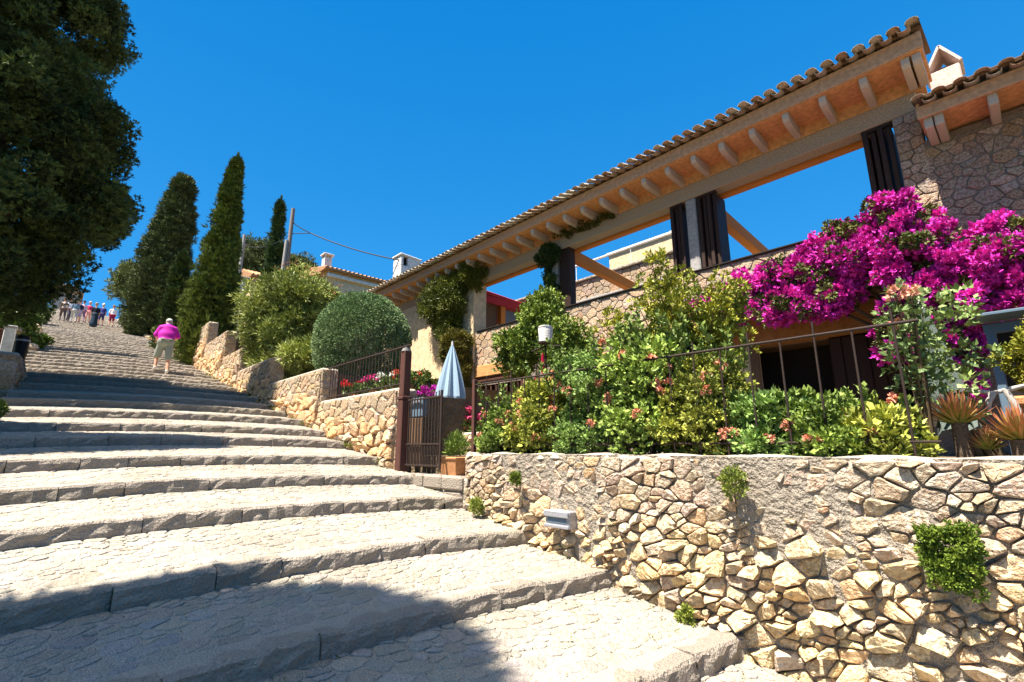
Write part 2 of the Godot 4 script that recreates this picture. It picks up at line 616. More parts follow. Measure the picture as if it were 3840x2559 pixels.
func _ready() -> void:
	rng.seed = 4711
	var cam := Camera3D.new()
	cam.name = "camera"
	var pitch := deg_to_rad(12.52)
	var yaw := deg_to_rad(42.8)
	var fwd := Vector3(sin(yaw) * cos(pitch), sin(pitch), -cos(yaw) * cos(pitch))
	var rgt := Vector3(cos(yaw), 0, sin(yaw))
	cam.transform = Transform3D(Basis(rgt, rgt.cross(fwd), -fwd), Vector3(0, EYE, 0))
	cam.fov = 70.24
	cam.near = 0.05
	cam.far = 1500.0
	add_child(cam)
	cam.current = true

	var env := Environment.new()
	env.background_mode = Environment.BG_SKY
	var sky_m := ProceduralSkyMaterial.new()
	sky_m.sky_top_color = Color(0.014, 0.285, 0.482)
	sky_m.sky_horizon_color = Color(0.17, 0.42, 0.6)
	sky_m.sky_curve = 0.27
	sky_m.ground_bottom_color = Color(0.2, 0.17, 0.13)
	sky_m.ground_horizon_color = Color(0.25, 0.28, 0.3)
	sky_m.sun_angle_max = 55.0
	sky_m.sun_curve = 0.27
	var sky := Sky.new()
	sky.sky_material = sky_m
	env.sky = sky
	env.tonemap_mode = Environment.TONE_MAPPER_LINEAR
	env.tonemap_exposure = 3.6
	env.sdfgi_enabled = true
	env.ssao_enabled = true
	env.ssil_enabled = true
	var we := WorldEnvironment.new()
	we.environment = env
	add_child(we)

	var sun := DirectionalLight3D.new()
	sun.name = "sun"
	sun.light_energy = 1.5
	sun.light_color = Color(1.0, 0.962, 0.905)
	sun.light_angular_distance = 0.5
	sun.shadow_enabled = true
	add_child(sun)
	var elev := deg_to_rad(67.0)
	var az := deg_to_rad(6.0)
	var to_sun := Vector3(-cos(elev) * cos(az), sin(elev), -cos(elev) * sin(az))
	sun.look_at_from_position(to_sun * 50.0, Vector3.ZERO, Vector3(0, 0, -1))

	make_materials()
	terrain()
	stairs()
	near_wall()
	upper_walls()
	left_side()
	house()
	right_house()
	back_buildings()
	gate_and_fences()
	garden_things()
	trees()
	shrubs()
	street_things()
	people()

# ---------------------------------------------------------------- ground
func terrain() -> void:
	var o := setting("hillside_ground")
	var mb := Mb.new()
	var f := func(u: float, v: float) -> Vector3:
		# fine near the stairs, coarse far away, out to the horizon
		var a := u * 2.0 - 1.0
		var x := 1.5 + signf(a) * (absf(a) * 30.0 + pow(absf(a), 5.0) * 600.0)
		var b := v * 2.0 - 1.0
		var z := -20.0 + signf(b) * (absf(b) * 60.0 + pow(absf(b), 5.0) * 600.0)
		var y := climb(maxf(-z, -4.0)) if -z > -4.0 else -0.85
		y -= 0.45
		if x < -2.5:
			y += minf(0.4, (-2.5 - x) * 0.2)
		if x > 9.0 and -z > 24.0:
			y += minf((x - 9.0) * 0.22, 7.0) * clampf((-z - 24.0) / 14.0, 0.0, 1.0)
		return Vector3(x, y, z)
	mb.sheet(f, 60, 80, Color.WHITE, Vector3.UP)
	part(o, "soil", mb.mesh(), M.hill)
	var t := setting("garden_terraces")
	bx(t, "terrace", Vector3(3.94, -1.0, -6.5), Vector3(9.3, 1.5, 6.0), M.soil, 0.0)
	var tops := [2.42, 3.08, 3.75, 4.45, 5.3, 6.0]
	var zs := [-6.55, -9.5, -12.8, -15.8, -18.0, -21.5, -26.0]
	for i in 6:
		bx(t, "terrace", Vector3(3.95, tops[i] - 2.6, zs[i + 1]), Vector3(8.9 if zs[i] > -17.0 else 14.0, tops[i], zs[i] - 0.02), M.soil, 0.0)

func stairs() -> void:
	var o := setting("stone_stairs")
	var single := []      # the near cobbles, cut out one by one
	var small := []
	for i in range(-3, 84):
		var t0 := edge_t(i)
		var t1 := edge_t(i + 1)
		var xl := left_edge(t0) - 0.1
		var mb := Mb.new()
		var top := func(u: float, v: float) -> Vector3:
			return tread_at(i, lerpf(xl, 3.72, u), lerpf(t0 + 0.02, t1 + 0.06, v))
		mb.sheet(top, 14, 1, Color.WHITE, Vector3.UP)
		var face := func(u: float, v: float) -> Vector3:
			return tread_at(i, lerpf(xl, 3.72, u), t0 + 0.02) + Vector3(0, -0.3 * v, 0)
		mb.sheet(face, 14, 1, Color.WHITE, Vector3.BACK)
		part(o, "tread", mb.mesh(), M.tread)
		# the kerb along the nosing
		if i < 9:
			var x := xl + rf(-0.3, 0.0)
			while x < 3.66:
				var l := rf(0.38, 0.95)
				var e := minf(x + l, 3.68)
				if e - x > 0.12:
					part(o, "kerb_stone", kerb_block(i, x + 0.003, e - 0.003), M.kerb)
				x = e
		else:
			part(o, "kerb_stone", kerb_block(i, xl, 3.68), M.kerb)
		# cobbles
		if i >= -2 and i < 11:
			var lo := -0.75
			var bound := PackedVector2Array([Vector2(lo, t0 + 0.17), Vector2(3.66, t0 + 0.17), Vector2(3.66, t1 + 0.02), Vector2(lo, t1 + 0.02)])
			var ps := cells(bound, 0.115 if i < 4 else 0.13, 0.6, 1.35, rf(-0.4, 0.4))
			for p in ps:
				(single if i >= 0 and i < 4 else small).append([i, p])
	var stain := FastNoiseLite.new()
	stain.seed = 9
	stain.frequency = 0.7
	single.sort_custom(func(a, b): return poly_area(a[1]) > poly_area(b[1]))
	var rest := Mb.new()
	for k in single.size() + small.size():
		var e = single[k] if k < single.size() else small[k - single.size()]
		var i: int = e[0]
		var xf := func(a: float, b: float, w: float) -> Vector3:
			return tread_at(i, a, b) + Vector3(0, w, 0)
		var col := vary(lc(0.575, 0.51, 0.415), 0.09)
		if rng.randf() < 0.22:
			col = vary(lc(0.52, 0.485, 0.42), 0.1)
		var cc: Vector2 = e[1][0]
		col = col.lerp(lc(0.4, 0.34, 0.27), clampf(stain.get_noise_2d(cc.x, cc.y) * 1.3, 0.0, 0.6))
		var mb := Mb.new() if k < 290 else rest
		cobble(mb, e[1], xf, rf(0.001, 0.0065), col)
		if k < 290 and mb.v.size() > 0:
			part(o, "cobble", mb.mesh(), M.cobble)
	part(o, "small_cobbles", rest.mesh(), M.cobble).set_meta("kind", "stuff")
	# the paved recess in front of the garden gate
	bx(o, "gate_landing", Vector3(3.66, 0.7, -6.25), Vector3(4.9, 1.262, -4.72), M.render, 0.03)
	for k in 3:
		var kz := -4.8 - k * 0.42
		var kb := Mb.new()
		kb.box(Vector3(3.68, 1.19, kz - 0.2), Vector3(0.15, 0.17, 0.4), Color.WHITE, Basis(Vector3.UP, rf(-0.04, 0.04)), 0.025)
		kb.box(Vector3(3.69, 1.03, kz - 0.2), Vector3(0.14, 0.15, 0.38), Color(0.9, 0.9, 0.9), Basis(Vector3.UP, rf(-0.05, 0.05)), 0.03)
		part(o, "kerb_stone", kb.mesh(), M.kerb)
	part(o, "kerb_stone", kerb_curl(), M.kerb)

func kerb_curl() -> ArrayMesh:
	var mb := Mb.new()
	var pts := []
	for k in 9:
		var a := lerpf(0.0, 1.5, k / 8.0)
		pts.append(Vector3(3.6 + 0.32 * sin(a), 1.2, -5.82 - 0.02 - 0.3 * (1.0 - cos(a))))
	mb.tube(pts, [0.085], 6)
	return mb.mesh()

func kerb_block(i: int, x0: float, x1: float) -> ArrayMesh:
	var mb := Mb.new()
	var n := maxi(2, int((x1 - x0) / 0.07))
	var t0 := edge_t(i)
	var lift := rf(-0.006, 0.008)
	var push := rf(-0.012, 0.014)
	var tone := rf(0.85, 1.15)
	var col := Color(tone, tone, tone * rf(0.95, 1.03))
	var rings := []
	for k in n + 1:
		var x := lerpf(x0, x1, float(k) / n)
		var base := tread_at(i, x, t0) + Vector3(0, 0.012 + lift + rf(-0.008, 0.008), push + rf(-0.011, 0.011))
		var e := 0.006 if k > 0 and k < n else 0.012
		var b := rf(0.012, 0.024)
		rings.append([base + Vector3(0, -0.19, 0.02 - e * 0.4), base + Vector3(0, -0.1 + rf(-0.012, 0.012), 0.024 + rf(-0.01, 0.012) - e * 0.4), base + Vector3(0, -0.055 + rf(-0.012, 0.012), 0.024 + rf(-0.01, 0.012) - e * 0.4), base + Vector3(0, -b - e * 0.5, 0.02 - e * 0.4), base + Vector3(0, -e * 0.4, 0.02 - b), base + Vector3(0, rf(-0.004, 0.004) - e * 0.3, -0.09), base + Vector3(0, -0.004 - e * 0.4, -0.17), base + Vector3(0, -0.19, -0.17)])
	for k in n:
		var mid: Vector3 = (rings[k][5] + rings[k + 1][5]) * 0.5 + Vector3(0, -0.1, 0.02)
		for q in 8:
			var q2 := (q + 1) % 8
			mb.quado(rings[k][q], rings[k + 1][q], rings[k + 1][q2], rings[k][q2], mid, col)
	for e in [0, n]:
		var mid: Vector3 = rings[n / 2][5] + Vector3(0, -0.1, 0)
		for q in range(1, 7):
			mb.trio(rings[e][0], rings[e][q], rings[e][q + 1], mid, col)
	return mb.mesh()

func cobble(mb: Mb, poly: PackedVector2Array, xf: Callable, h: float, col: Color) -> void:
	var ctr := Vector2.ZERO
	for q in poly:
		ctr += q / poly.size()
	var r0 := []; var r1 := []; var r2 := []
	for i in poly.size():
		var a := poly[i]
		var b := poly[(i + 1) % poly.size()]
		if a.distance_to(b) < 0.02:
			continue
		for f in [0.2, 0.8] if a.distance_to(b) > 0.06 else [0.5]:
			var q := a.lerp(b, f)
			var d := q - ctr
			var l := d.length()
			var s := maxf(0.3, 1.0 - 0.006 / maxf(l, 0.01))
			r0.append(xf.call(ctr.x + d.x * s, ctr.y + d.y * s, -0.003))
			r1.append(xf.call(ctr.x + d.x * s * 0.93, ctr.y + d.y * s * 0.93, h * rf(0.4, 0.8)))
			r2.append(xf.call(ctr.x + d.x * s * 0.72, ctr.y + d.y * s * 0.72, h * rf(0.85, 1.15)))
	if r0.size() < 3:
		return
	var top: Vector3 = xf.call(ctr.x, ctr.y, h * rf(0.9, 1.3))
	var inside: Vector3 = xf.call(ctr.x, ctr.y, -0.2)
	for i in r0.size():
		var j := (i + 1) % r0.size()
		mb.quado(r0[i], r0[j], r1[j], r1[i], inside, col)
		mb.quado(r1[i], r1[j], r2[j], r2[i], inside, col)
		mb.trio(r2[i], r2[j], top, inside, col)

# ---------------------------------------------------------------- stone walls by the stairs
func stone_color(low: Color, high: Color, f: float) -> Color:
	var c := low.lerp(high, clampf(f + rf(-0.25, 0.25), 0.0, 1.0))
	if rng.randf() < 0.1:
		c = c.lerp(lc(0.6, 0.38, 0.18), 0.3)
	if rng.randf() < 0.25:
		c = c.lerp(lc(0.46, 0.44, 0.42), 0.5)
	return vary(c, 0.13)

func near_wall() -> void:
	var o := thing("retaining_wall", "long cream rubble stone retaining wall beside the lowest steps, holding up the garden", "wall")
	var z0 := -4.74
	var z1 := 1.6
	# core: mortar between the stones
	var mb := Mb.new()
	var core := func(u: float, v: float) -> Vector3:
		var z := lerpf(z0 + 0.02, z1, u)
		return Vector3(3.648 + 0.01 * sin(z * 5.1) + 0.012 * sin(v * 9.0 + z * 3.0)  + 0.008 * sin(z * 31.0 + v * 17.0), lerpf(-0.9, 1.545, v), z)
	mb.sheet(core, 150, 50, Color.WHITE, Vector3.LEFT)
	part(o, "mortar", mb.mesh(), M.mortar)
	bx(o, "wall_core", Vector3(3.68, -0.9, z0 + 0.01), Vector3(4.0, 1.54, z1), M.render, 0.02)
	# lumpy mortar coping
	var cap := Mb.new()
	var n := 46
	var cf := func(u: float, v: float) -> Vector3:
		var z := lerpf(z0 - 0.02, z1, u)
		var a := lerpf(0.0, PI, v)
		return Vector3(3.82 - 0.172 * cos(a) * (1.0 + 0.06 * sin(z * 7.0) + 0.05 * sin(z * 23.0)), 1.5 + 0.055 * pow(sin(a), 0.3) + 0.01 * sin(z * 9.0 + v * 4.0), z)
	cap.sheet(cf, n, 8, Color.WHITE, Vector3.UP)
	part(o, "coping", cap.mesh(), M.render)
	var bound := PackedVector2Array([Vector2(z0, climb(-z0) - 0.12), Vector2(z1, climb(-z1) - 0.12), Vector2(z1, 1.53), Vector2(z0, 1.53)])
	var ps := cells(bound, 0.098, 0.7, 1.55, 0.3)
	var xf := func(a: float, b: float, w: float) -> Vector3:
		return Vector3(3.655 - w - 0.015 * sin(a * 3.0 + b * 2.0), b, a)
	var rough_at := func(p: Vector2) -> float:
		return clampf((1.22 - p.y) / 0.4, 0.0, 1.0)
	var dep := func(p: Vector2) -> float:
		return lerpf(rf(0.006, 0.035), rf(0.015, 0.09), clampf(rough_at.call(p) + rf(-0.25, 0.25), 0.0, 1.0))
	var col := func(p: Vector2) -> Color:
		return stone_color(lc(0.44, 0.385, 0.33), lc(0.61, 0.51, 0.34), rough_at.call(p) * 0.9)
	lay_stones(o, "stone", ps, xf, dep, 0.0035, 0.95, col, 290, M.stone)
	# end face at the gate recess
	var eb := PackedVector2Array([Vector2(3.66, 1.0), Vector2(4.0, 1.0), Vector2(4.0, 1.5), Vector2(3.66, 1.5)])
	var exf := func(a: float, b: float, w: float) -> Vector3:
		return Vector3(a, b, z0 - w + 0.01)
	lay_stones(o, "end_stone", cells(eb, 0.13, 0.4, 1.2, 0.0), exf, func(_p): return 0.03, 0.01, 0.4, func(_p): return stone_color(lc(0.46, 0.39, 0.32), lc(0.6, 0.46, 0.32), 0.4), 30, M.stone)

func upper_walls() -> void:
	# each rise of the hill has its own level-topped piece of wall
	var tops := [2.5, 3.165, 3.835, 4.53, 5.45, 6.35]
	var zs := [-6.5, -9.48, -12.78, -15.75, -17.95, -21.0, -23.6]
	var lab := ["stone garden wall nearest the gate post, railing on top", "stone garden wall below the clipped round bush, second from the gate", "stepped stone wall in front of the oleander bush, third from the gate", "stepped stone wall below the left edge of the oleander, fourth from the gate", "short stone wall fin behind the oleander, fifth from the gate", "tall pale stone wall fin beside the tall dark cypress"]
	for i in 6:
		var o := thing("garden_wall", lab[i], "wall", Vector3.ZERO, "stepped stone walls up the stairs")
		var z0: float = zs[i + 1]
		var z1: float = zs[i]
		var top: float = tops[i]
		bx(o, "wall_core", Vector3(3.68, climb(-z1) - 0.8, z0 + 0.01), Vector3(4.02, top, z1), M.render, 0.03)
		var bound := PackedVector2Array([Vector2(z0, climb(-z0) - 0.1), Vector2(z1, climb(-z1) - 0.1), Vector2(z1, top - 0.03), Vector2(z0, top - 0.03)])
		if climb(-z0) - 0.1 > top - 0.1:
			bound[0].y = top - 0.12
		var ps := cells(bound, 0.17 if i < 2 else 0.2, 0.5, 1.3, 0.25)
		var xf := func(a: float, b: float, w: float) -> Vector3:
			return Vector3(3.675 - w, b, a)
		var rough_at := func(p: Vector2) -> float:
			return clampf((lerpf(climb(-p.x), top, 0.62) - p.y) / 0.3, 0.0, 1.0)
		var dep := func(p: Vector2) -> float:
			return lerpf(0.02, rf(0.05, 0.1), rough_at.call(p))
		var col := func(p: Vector2) -> Color:
			return stone_color(lc(0.45, 0.39, 0.31), lc(0.66, 0.48, 0.3), rough_at.call(p))
		lay_stones(o, "stone", ps, xf, dep, 0.012, 0.6, col, 120 if i < 1 else (40 if i < 3 else 0), M.stone)
		var eb := PackedVector2Array([Vector2(3.67, climb(-z1) - 0.1), Vector2(4.02, climb(-z1) - 0.1), Vector2(4.02, top - 0.02), Vector2(3.67, top - 0.02)])
		var exf := func(a: float, b: float, w: float) -> Vector3:
			return Vector3(a, b, z1 + w - 0.005)
		lay_stones(o, "end_stone", cells(eb, 0.16, 0.4, 1.2, 0.0), exf, func(_p): return 0.025, 0.01, 0.4, func(_p): return stone_color(lc(0.42, 0.36, 0.3), lc(0.58, 0.45, 0.32), 0.4), 0, M.stone)
	# low rubble edge further up, below the cypresses
	var e := thing("stair_edging", "low pale rubble edging of the stairs further up, below the cypresses", "edging")
	var rest := Mb.new()
	for k in 150:
		var t := rf(23.6, 46.0)
		var s := rf(0.14, 0.34)
		rock(rest, Vector3(3.75 + rf(-0.2, 0.35), climb(t) + s * 0.25, -t), Vector3(s * 1.3, s * 0.8, s), stone_color(lc(0.45, 0.39, 0.31), lc(0.66, 0.5, 0.33), 0.6))
	var em := part(e, "rocks", rest.mesh(), M.stone)
	em.set_meta("kind", "stuff")

func rock(mb: Mb, ctr: Vector3, size: Vector3, col: Color) -> void:
	var pts := []
	for i in 5:
		var el := lerpf(-PI / 2, PI / 2, i / 4.0)
		var ring := []
		var turn := rf(0, 1)
		for k in 6:
			var a := TAU * (k + turn) / 6.0
			var r := rf(0.75, 1.1) * 0.5
			ring.append(ctr + Vector3(cos(a) * cos(el) * size.x, sin(el) * size.y, sin(a) * cos(el) * size.z) * r)
		pts.append(ring)
	for i in 4:
		for k in 6:
			mb.quado(pts[i][k], pts[i][(k + 1) % 6], pts[i + 1][(k + 1) % 6], pts[i + 1][k], ctr, col)

func left_side() -> void:
	var o := thing("low_stone_wall", "low shaded stone wall at the left edge of the stairs below the big dark tree", "wall")
	bx(o, "wall_core", Vector3(-2.6, 1.6, -17.5), Vector3(-0.68, 3.3, -12.4), M.render, 0.03)
	var xf := func(a: float, b: float, w: float) -> Vector3:
		return Vector3(a, b, -12.41 + w)
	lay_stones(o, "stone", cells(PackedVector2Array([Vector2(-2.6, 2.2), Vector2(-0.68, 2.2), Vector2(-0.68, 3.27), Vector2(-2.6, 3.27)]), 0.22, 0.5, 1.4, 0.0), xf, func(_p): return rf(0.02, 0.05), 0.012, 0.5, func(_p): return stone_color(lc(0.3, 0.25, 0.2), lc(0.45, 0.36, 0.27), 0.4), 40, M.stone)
	var xf2 := func(a: float, b: float, w: float) -> Vector3:
		return Vector3(-0.685 + w, b, a)
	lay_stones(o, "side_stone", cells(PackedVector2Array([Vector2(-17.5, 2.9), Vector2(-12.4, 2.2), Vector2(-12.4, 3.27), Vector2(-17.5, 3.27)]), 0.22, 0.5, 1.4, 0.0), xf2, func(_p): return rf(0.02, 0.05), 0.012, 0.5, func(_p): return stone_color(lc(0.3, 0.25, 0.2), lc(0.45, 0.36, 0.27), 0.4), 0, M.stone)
	var p := thing("gate_pillar", "pale brick gate pillar at the far left behind the black bin", "pillar", Vector3(-1.4, 4.0, -20.0))
	bx(p, "shaft", Vector3(-0.12, -0.3, -0.14), Vector3(0.12, 1.02, 0.14), M.white, 0.015)
	bx(p, "cap", Vector3(-0.15, 1.02, -0.17), Vector3(0.15, 1.09, 0.17), M.concrete, 0.015)
	bx(p, "gate_board", Vector3(-0.5, -0.3, -0.03), Vector3(-0.13, 0.98, 0.03), M.rust, 0.01)
	var b := thing("rock_bank", "bank of pale loose rocks on the left of the stairs behind the bin", "rocks")
	var rest := Mb.new()
	for k in 90:
		var t := rf(22.0, 32.0)
		var s := rf(0.2, 0.5)
		var x := left_edge(t) - rf(0.0, 0.9)
		rock(rest, Vector3(x, climb(t) + (left_edge(t) - x) * 1.1, -t), Vector3(s * 1.2, s * 0.8, s), stone_color(lc(0.4, 0.37, 0.32), lc(0.6, 0.5, 0.38), 0.5))
	var bm := part(b, "rocks", rest.mesh(), M.stone)
	bm.set_meta("kind", "stuff")

# ---------------------------------------------------------------- the houses
const HX := 9.0     # facade line

func half_tile(r0: float, r1: float, l: float, up: bool) -> ArrayMesh:
	# a barrel tile along +x, thick shell; r0 at the eave end
	var mb := Mb.new()
	var n := 8
	for k in n:
		var a0 := PI * k / n
		var a1 := PI * (k + 1) / n
		var s := 1.0 if up else -1.0
		var q := func(a: float, r: float, x: float) -> Vector3:
			return Vector3(x, sin(a) * r * s * 0.68, cos(a) * r)
		var th := 0.01
		for e in [[0.0, r0, r0 - th], [l, r1, r1 - th]]:
			mb.quado(q.call(a0, e[1], e[0]), q.call(a1, e[1], e[0]), q.call(a1, e[2], e[0]), q.call(a0, e[2], e[0]), Vector3(l * 0.5, 0, 0))
		mb.quado(q.call(a0, r0, 0), q.call(a1, r0, 0), q.call(a1, r1, l), q.call(a0, r1, l), Vector3(l * 0.5, 0, 0))
		var ins := Vector3(l * 0.5, 3.0 * s, 0)
		mb.quado(q.call(a0, r0 - th, 0), q.call(a1, r0 - th, 0), q.call(a1, r1 - th, l), q.call(a0, r1 - th, l), ins)
	return mb.mesh()

func tint(src: ArrayMesh, col: Color) -> ArrayMesh:
	var arr := src.surface_get_arrays(0)
	var c := PackedColorArray()
	c.resize(arr[Mesh.ARRAY_VERTEX].size())
	c.fill(col)
	arr[Mesh.ARRAY_COLOR] = c
	var m := ArrayMesh.new()
	m.add_surface_from_arrays(Mesh.PRIMITIVE_TRIANGLES, arr)
	return m

func tile_roof(o: Node3D, x0: float, y0: float, z0: float, z1: float, width: float, slope: float, pitch_: float) -> void:
	var cols := [lc(0.56, 0.4, 0.26), lc(0.64, 0.52, 0.38), lc(0.5, 0.34, 0.22), lc(0.68, 0.6, 0.48), lc(0.56, 0.48, 0.34)]
	var covers := []
	var pans := []
	for c in cols:
		covers.append(tint(half_tile(0.082, 0.07, 0.46, true), c))
		pans.append(tint(half_tile(0.075, 0.085, 0.46, false), c * Color(0.9, 0.9, 0.9)))
	var tilt := Basis(Vector3.BACK, slope)
	var n := int((z1 - z0) / pitch_)
	var rest := Mb.new()
	for k in n + 1:
		var z := z0 + (z1 - z0) * (k + 0.0) / n
		var rows := int(width / 0.4 + 0.6)
		for r in rows:
			var at := Vector3(x0 + r * 0.4 * cos(slope), y0 + r * 0.4 * sin(slope) + 0.012 * r * 0, z)
			var jit := Transform3D(tilt * Basis(Vector3.UP, rf(-0.03, 0.03)), at + Vector3(rf(-0.02, 0.015), rf(-0.005, 0.006) + 0.02, rf(-0.006, 0.006)))
			var pj := Transform3D(tilt, at + Vector3(rf(-0.015, 0.015) + 0.03, 0.0, pitch_ * 0.5))
			var cm: ArrayMesh = covers[rng.randi() % 5]
			var pm: ArrayMesh = pans[rng.randi() % 5]
			if r == 0:
				part(o, "roof_tile", cm, M.tile, jit)
				if k < n:
					part(o, "pan_tile", pm, M.tile, pj)
			else:
				append(rest, cm, jit)
				if k < n:
					append(rest, pm, pj)
	part(o, "upper_tiles", rest.mesh(), M.tile).set_meta("kind", "stuff")

func append(mb: Mb, m: ArrayMesh, xf: Transform3D) -> void:
	var arr := m.surface_get_arrays(0)
	var v: PackedVector3Array = arr[Mesh.ARRAY_VERTEX]
	var n: PackedVector3Array = arr[Mesh.ARRAY_NORMAL]
	mb.v.append_array(xf * v)
	mb.n.append_array(Transform3D(xf.basis, Vector3.ZERO) * n)
	mb.c.append_array(arr[Mesh.ARRAY_COLOR])

func facade_stones(o: Node, z0: float, z1: float, y0: float, y1: float, size: float, single: int, x := HX, dark := lc(0.42, 0.36, 0.3), light := lc(0.62, 0.5, 0.38)) -> void:
	var xf := func(a: float, b: float, w: float) -> Vector3:
		return Vector3(x - w, b, a)
	var bound := PackedVector2Array([Vector2(z0, y0), Vector2(z1, y0), Vector2(z1, y1), Vector2(z0, y1)])
	lay_stones(o, "stone", cells(bound, size, 0.45, 1.25, 0.1), xf, func(_p): return rf(0.006, 0.022), 0.003, 0.7, func(_p): return stone_color(dark, light, 0.5), single, M.stone)

func window_bars(parent: Node, z0: float, z1: float, y0: float, y1: float, x: float, m: Material, n: int, r := 0.014) -> void:
	for k in n:
		var z := lerpf(z0, z1, (k + 0.5) / n)
		pipe(parent, "bar", [Vector3(x, y0, z), Vector3(x, y1, z)], [r], m, 6)

func house() -> void:
	var o := thing("terrace_house", "long stone house with an open upper terrace under a tiled eave on rafters", "house")
	# facade below and parapet
	var wall := bx(o, "facade", Vector3(HX + 0.01, 1.2, -17.2), Vector3(HX + 0.36, 1.9, -0.62), M.mortar, 0.0)
	bx(o, "facade", Vector3(HX + 0.01, 1.9, -17.2), Vector3(HX + 0.36, 3.4, -11.62), M.cream, 0.0)
	bx(o, "facade", Vector3(HX + 0.012, 1.9, -9.24), Vector3(HX + 0.36, 3.4, -7.42), M.orange, 0.0)
	bx(o, "facade", Vector3(HX + 0.012, 1.9, -6.2), Vector3(HX + 0.36, 3.4, -3.35), M.cream, 0.0)
	bx(o, "facade", Vector3(HX + 0.012, 1.9, -1.2), Vector3(HX + 0.36, 3.4, -0.62), M.cream, 0.0)
	var par := bx(o, "parapet", Vector3(HX + 0.002, 3.403, -14.6), Vector3(HX + 0.36, 5.07, -0.62), M.joint, 0.0)
	facade_stones(par, -11.4, -6.6, 3.98, 5.05, 0.19, 170)
	facade_stones(par, -6.6, -0.66, 3.9, 5.05, 0.2, 130)
	bx(o, "parapet_sill", Vector3(HX - 0.05, 5.072, -11.3), Vector3(HX + 0.38, 5.1, -0.9), M.dark, 0.004)
	# cream piece of wall behind the topiary
	var lw := bx(o, "wall", Vector3(HX + 0.01, 3.4, -17.2), Vector3(HX + 0.35, 6.8, -14.62), M.cream, 0.0)
	bx(lw, "window_reveal", Vector3(HX - 0.008, 4.5, -16.4), Vector3(HX + 0.1, 5.9, -15.4), M.dark, 0.0)
	bx(lw, "window_sill", Vector3(HX - 0.12, 4.4, -16.5), Vector3(HX + 0.05, 4.495, -15.3), M.orange, 0.01)
	var iw := bx(o, "ivy_wall", Vector3(HX - 0.1, 1.3, -14.5), Vector3(HX + 0.4, 6.7, -11.35), M.cream, 0.0)
	bx(iw, "base_panel", Vector3(HX - 0.13, 1.35, -13.2), Vector3(HX - 0.105, 3.6, -12.2), M.lintel, 0.004)
	# left lower window
	bx(o, "lintel", Vector3(HX - 0.06, 3.66, -11.34), Vector3(HX + 0.3, 4.0, -9.1), M.orange, 0.015)
	var w1 := bx(o, "window", Vector3(HX + 0.3, 1.9, -11.62), Vector3(HX + 0.34, 3.66, -9.24), M.dark, 0.0)
	bx(w1, "frame", Vector3(HX - 0.02, 3.52, -11.34), Vector3(HX + 0.1, 3.655, -9.25), M.rust, 0.008)
	bx(w1, "frame", Vector3(HX - 0.02, 1.92, -9.36), Vector3(HX + 0.1, 3.515, -9.25), M.rust, 0.008)
	window_bars(w1, -11.2, -9.4, 1.92, 3.53, HX + 0.04, M.rust, 8, 0.028)
	for k in 3:
		bx(w1, "shutter_board", Vector3(HX + 0.14, 1.92, -11.3 + k * 0.66), Vector3(HX + 0.17, 3.5, -10.72 + k * 0.66), M.oldwood, 0.006)
	bx(o, "jamb", Vector3(HX - 0.05, 1.9, -9.22), Vector3(HX + 0.01, 3.66, -9.0), M.cream, 0.01)
	# middle door
	bx(o, "lintel", Vector3(HX - 0.04, 3.402, -7.6), Vector3(HX + 0.3, 3.75, -6.0), M.orange, 0.015)
	bx(o, "jamb", Vector3(HX - 0.04, 1.5, -7.6), Vector3(HX + 0.01, 3.4, -7.36), M.orange, 0.01)
	bx(o, "jamb", Vector3(HX - 0.04, 1.5, -6.26), Vector3(HX + 0.01, 3.4, -6.02), M.orange, 0.01)
	var d1 := bx(o, "window", Vector3(HX + 0.3, 1.9, -7.4), Vector3(HX + 0.34, 3.4, -6.2), M.dark, 0.0)
	window_bars(d1, -7.36, -6.26, 1.5, 3.4, HX + 0.05, M.rust, 6, 0.02)
	# dark opening under the bougainvillea
	bx(o, "lintel", Vector3(HX - 0.08, 3.402, -3.7), Vector3(HX + 0.3, 3.87, -0.9), M.lintel, 0.02)
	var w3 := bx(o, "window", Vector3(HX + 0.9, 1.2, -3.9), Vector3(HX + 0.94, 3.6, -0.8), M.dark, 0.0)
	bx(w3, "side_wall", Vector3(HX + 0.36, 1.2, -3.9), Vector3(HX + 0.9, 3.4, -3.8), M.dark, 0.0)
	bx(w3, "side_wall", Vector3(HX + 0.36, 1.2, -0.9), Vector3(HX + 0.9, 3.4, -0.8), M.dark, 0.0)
	bx(w3, "ceiling", Vector3(HX + 0.36, 3.41, -3.9), Vector3(HX + 0.95, 3.5, -0.8), M.oldwood, 0.0)
	bx(w3, "door_panel", Vector3(HX + 0.2, 1.5, -2.2), Vector3(HX + 0.25, 3.39, -1.3), M.darkwood, 0.01)
	for k in 5:
		bx(w3, "door_board", Vector3(HX + 0.17, 1.52, -2.18 + k * 0.175), Vector3(HX + 0.2, 3.37, -2.02 + k * 0.175), M.darkwood, 0.006)
	bx(o, "jamb", Vector3(HX - 0.03, 1.5, -3.4), Vector3(HX + 0.01, 3.4, -3.24), M.oldwood, 0.01)
	# the long beam, soffit, fascia
	var beam := bx(o, "beam", Vector3(HX, 6.7, -16.6), Vector3(HX + 0.3, 7.02, -0.52), M.beam, 0.02)
	bx(o, "inner_beam", Vector3(HX + 0.32, 6.66, -16.6), Vector3(HX + 0.5, 7.0, -0.95), M.joist, 0.015)
	bx(o, "soffit", Vector3(8.36, 7.245, -17.1), Vector3(HX + 0.32, 7.285, -0.32), M.soffit, 0.0)
	bx(o, "frieze", Vector3(HX + 0.02, 7.022, -17.0), Vector3(HX + 0.3, 7.244, -0.4), M.soffit, 0.0)
	bx(o, "fascia", Vector3(8.33, 7.26, -17.15), Vector3(8.375, 7.52, -0.3), M.fascia, 0.01)
	var roof_slab := Mb.new()
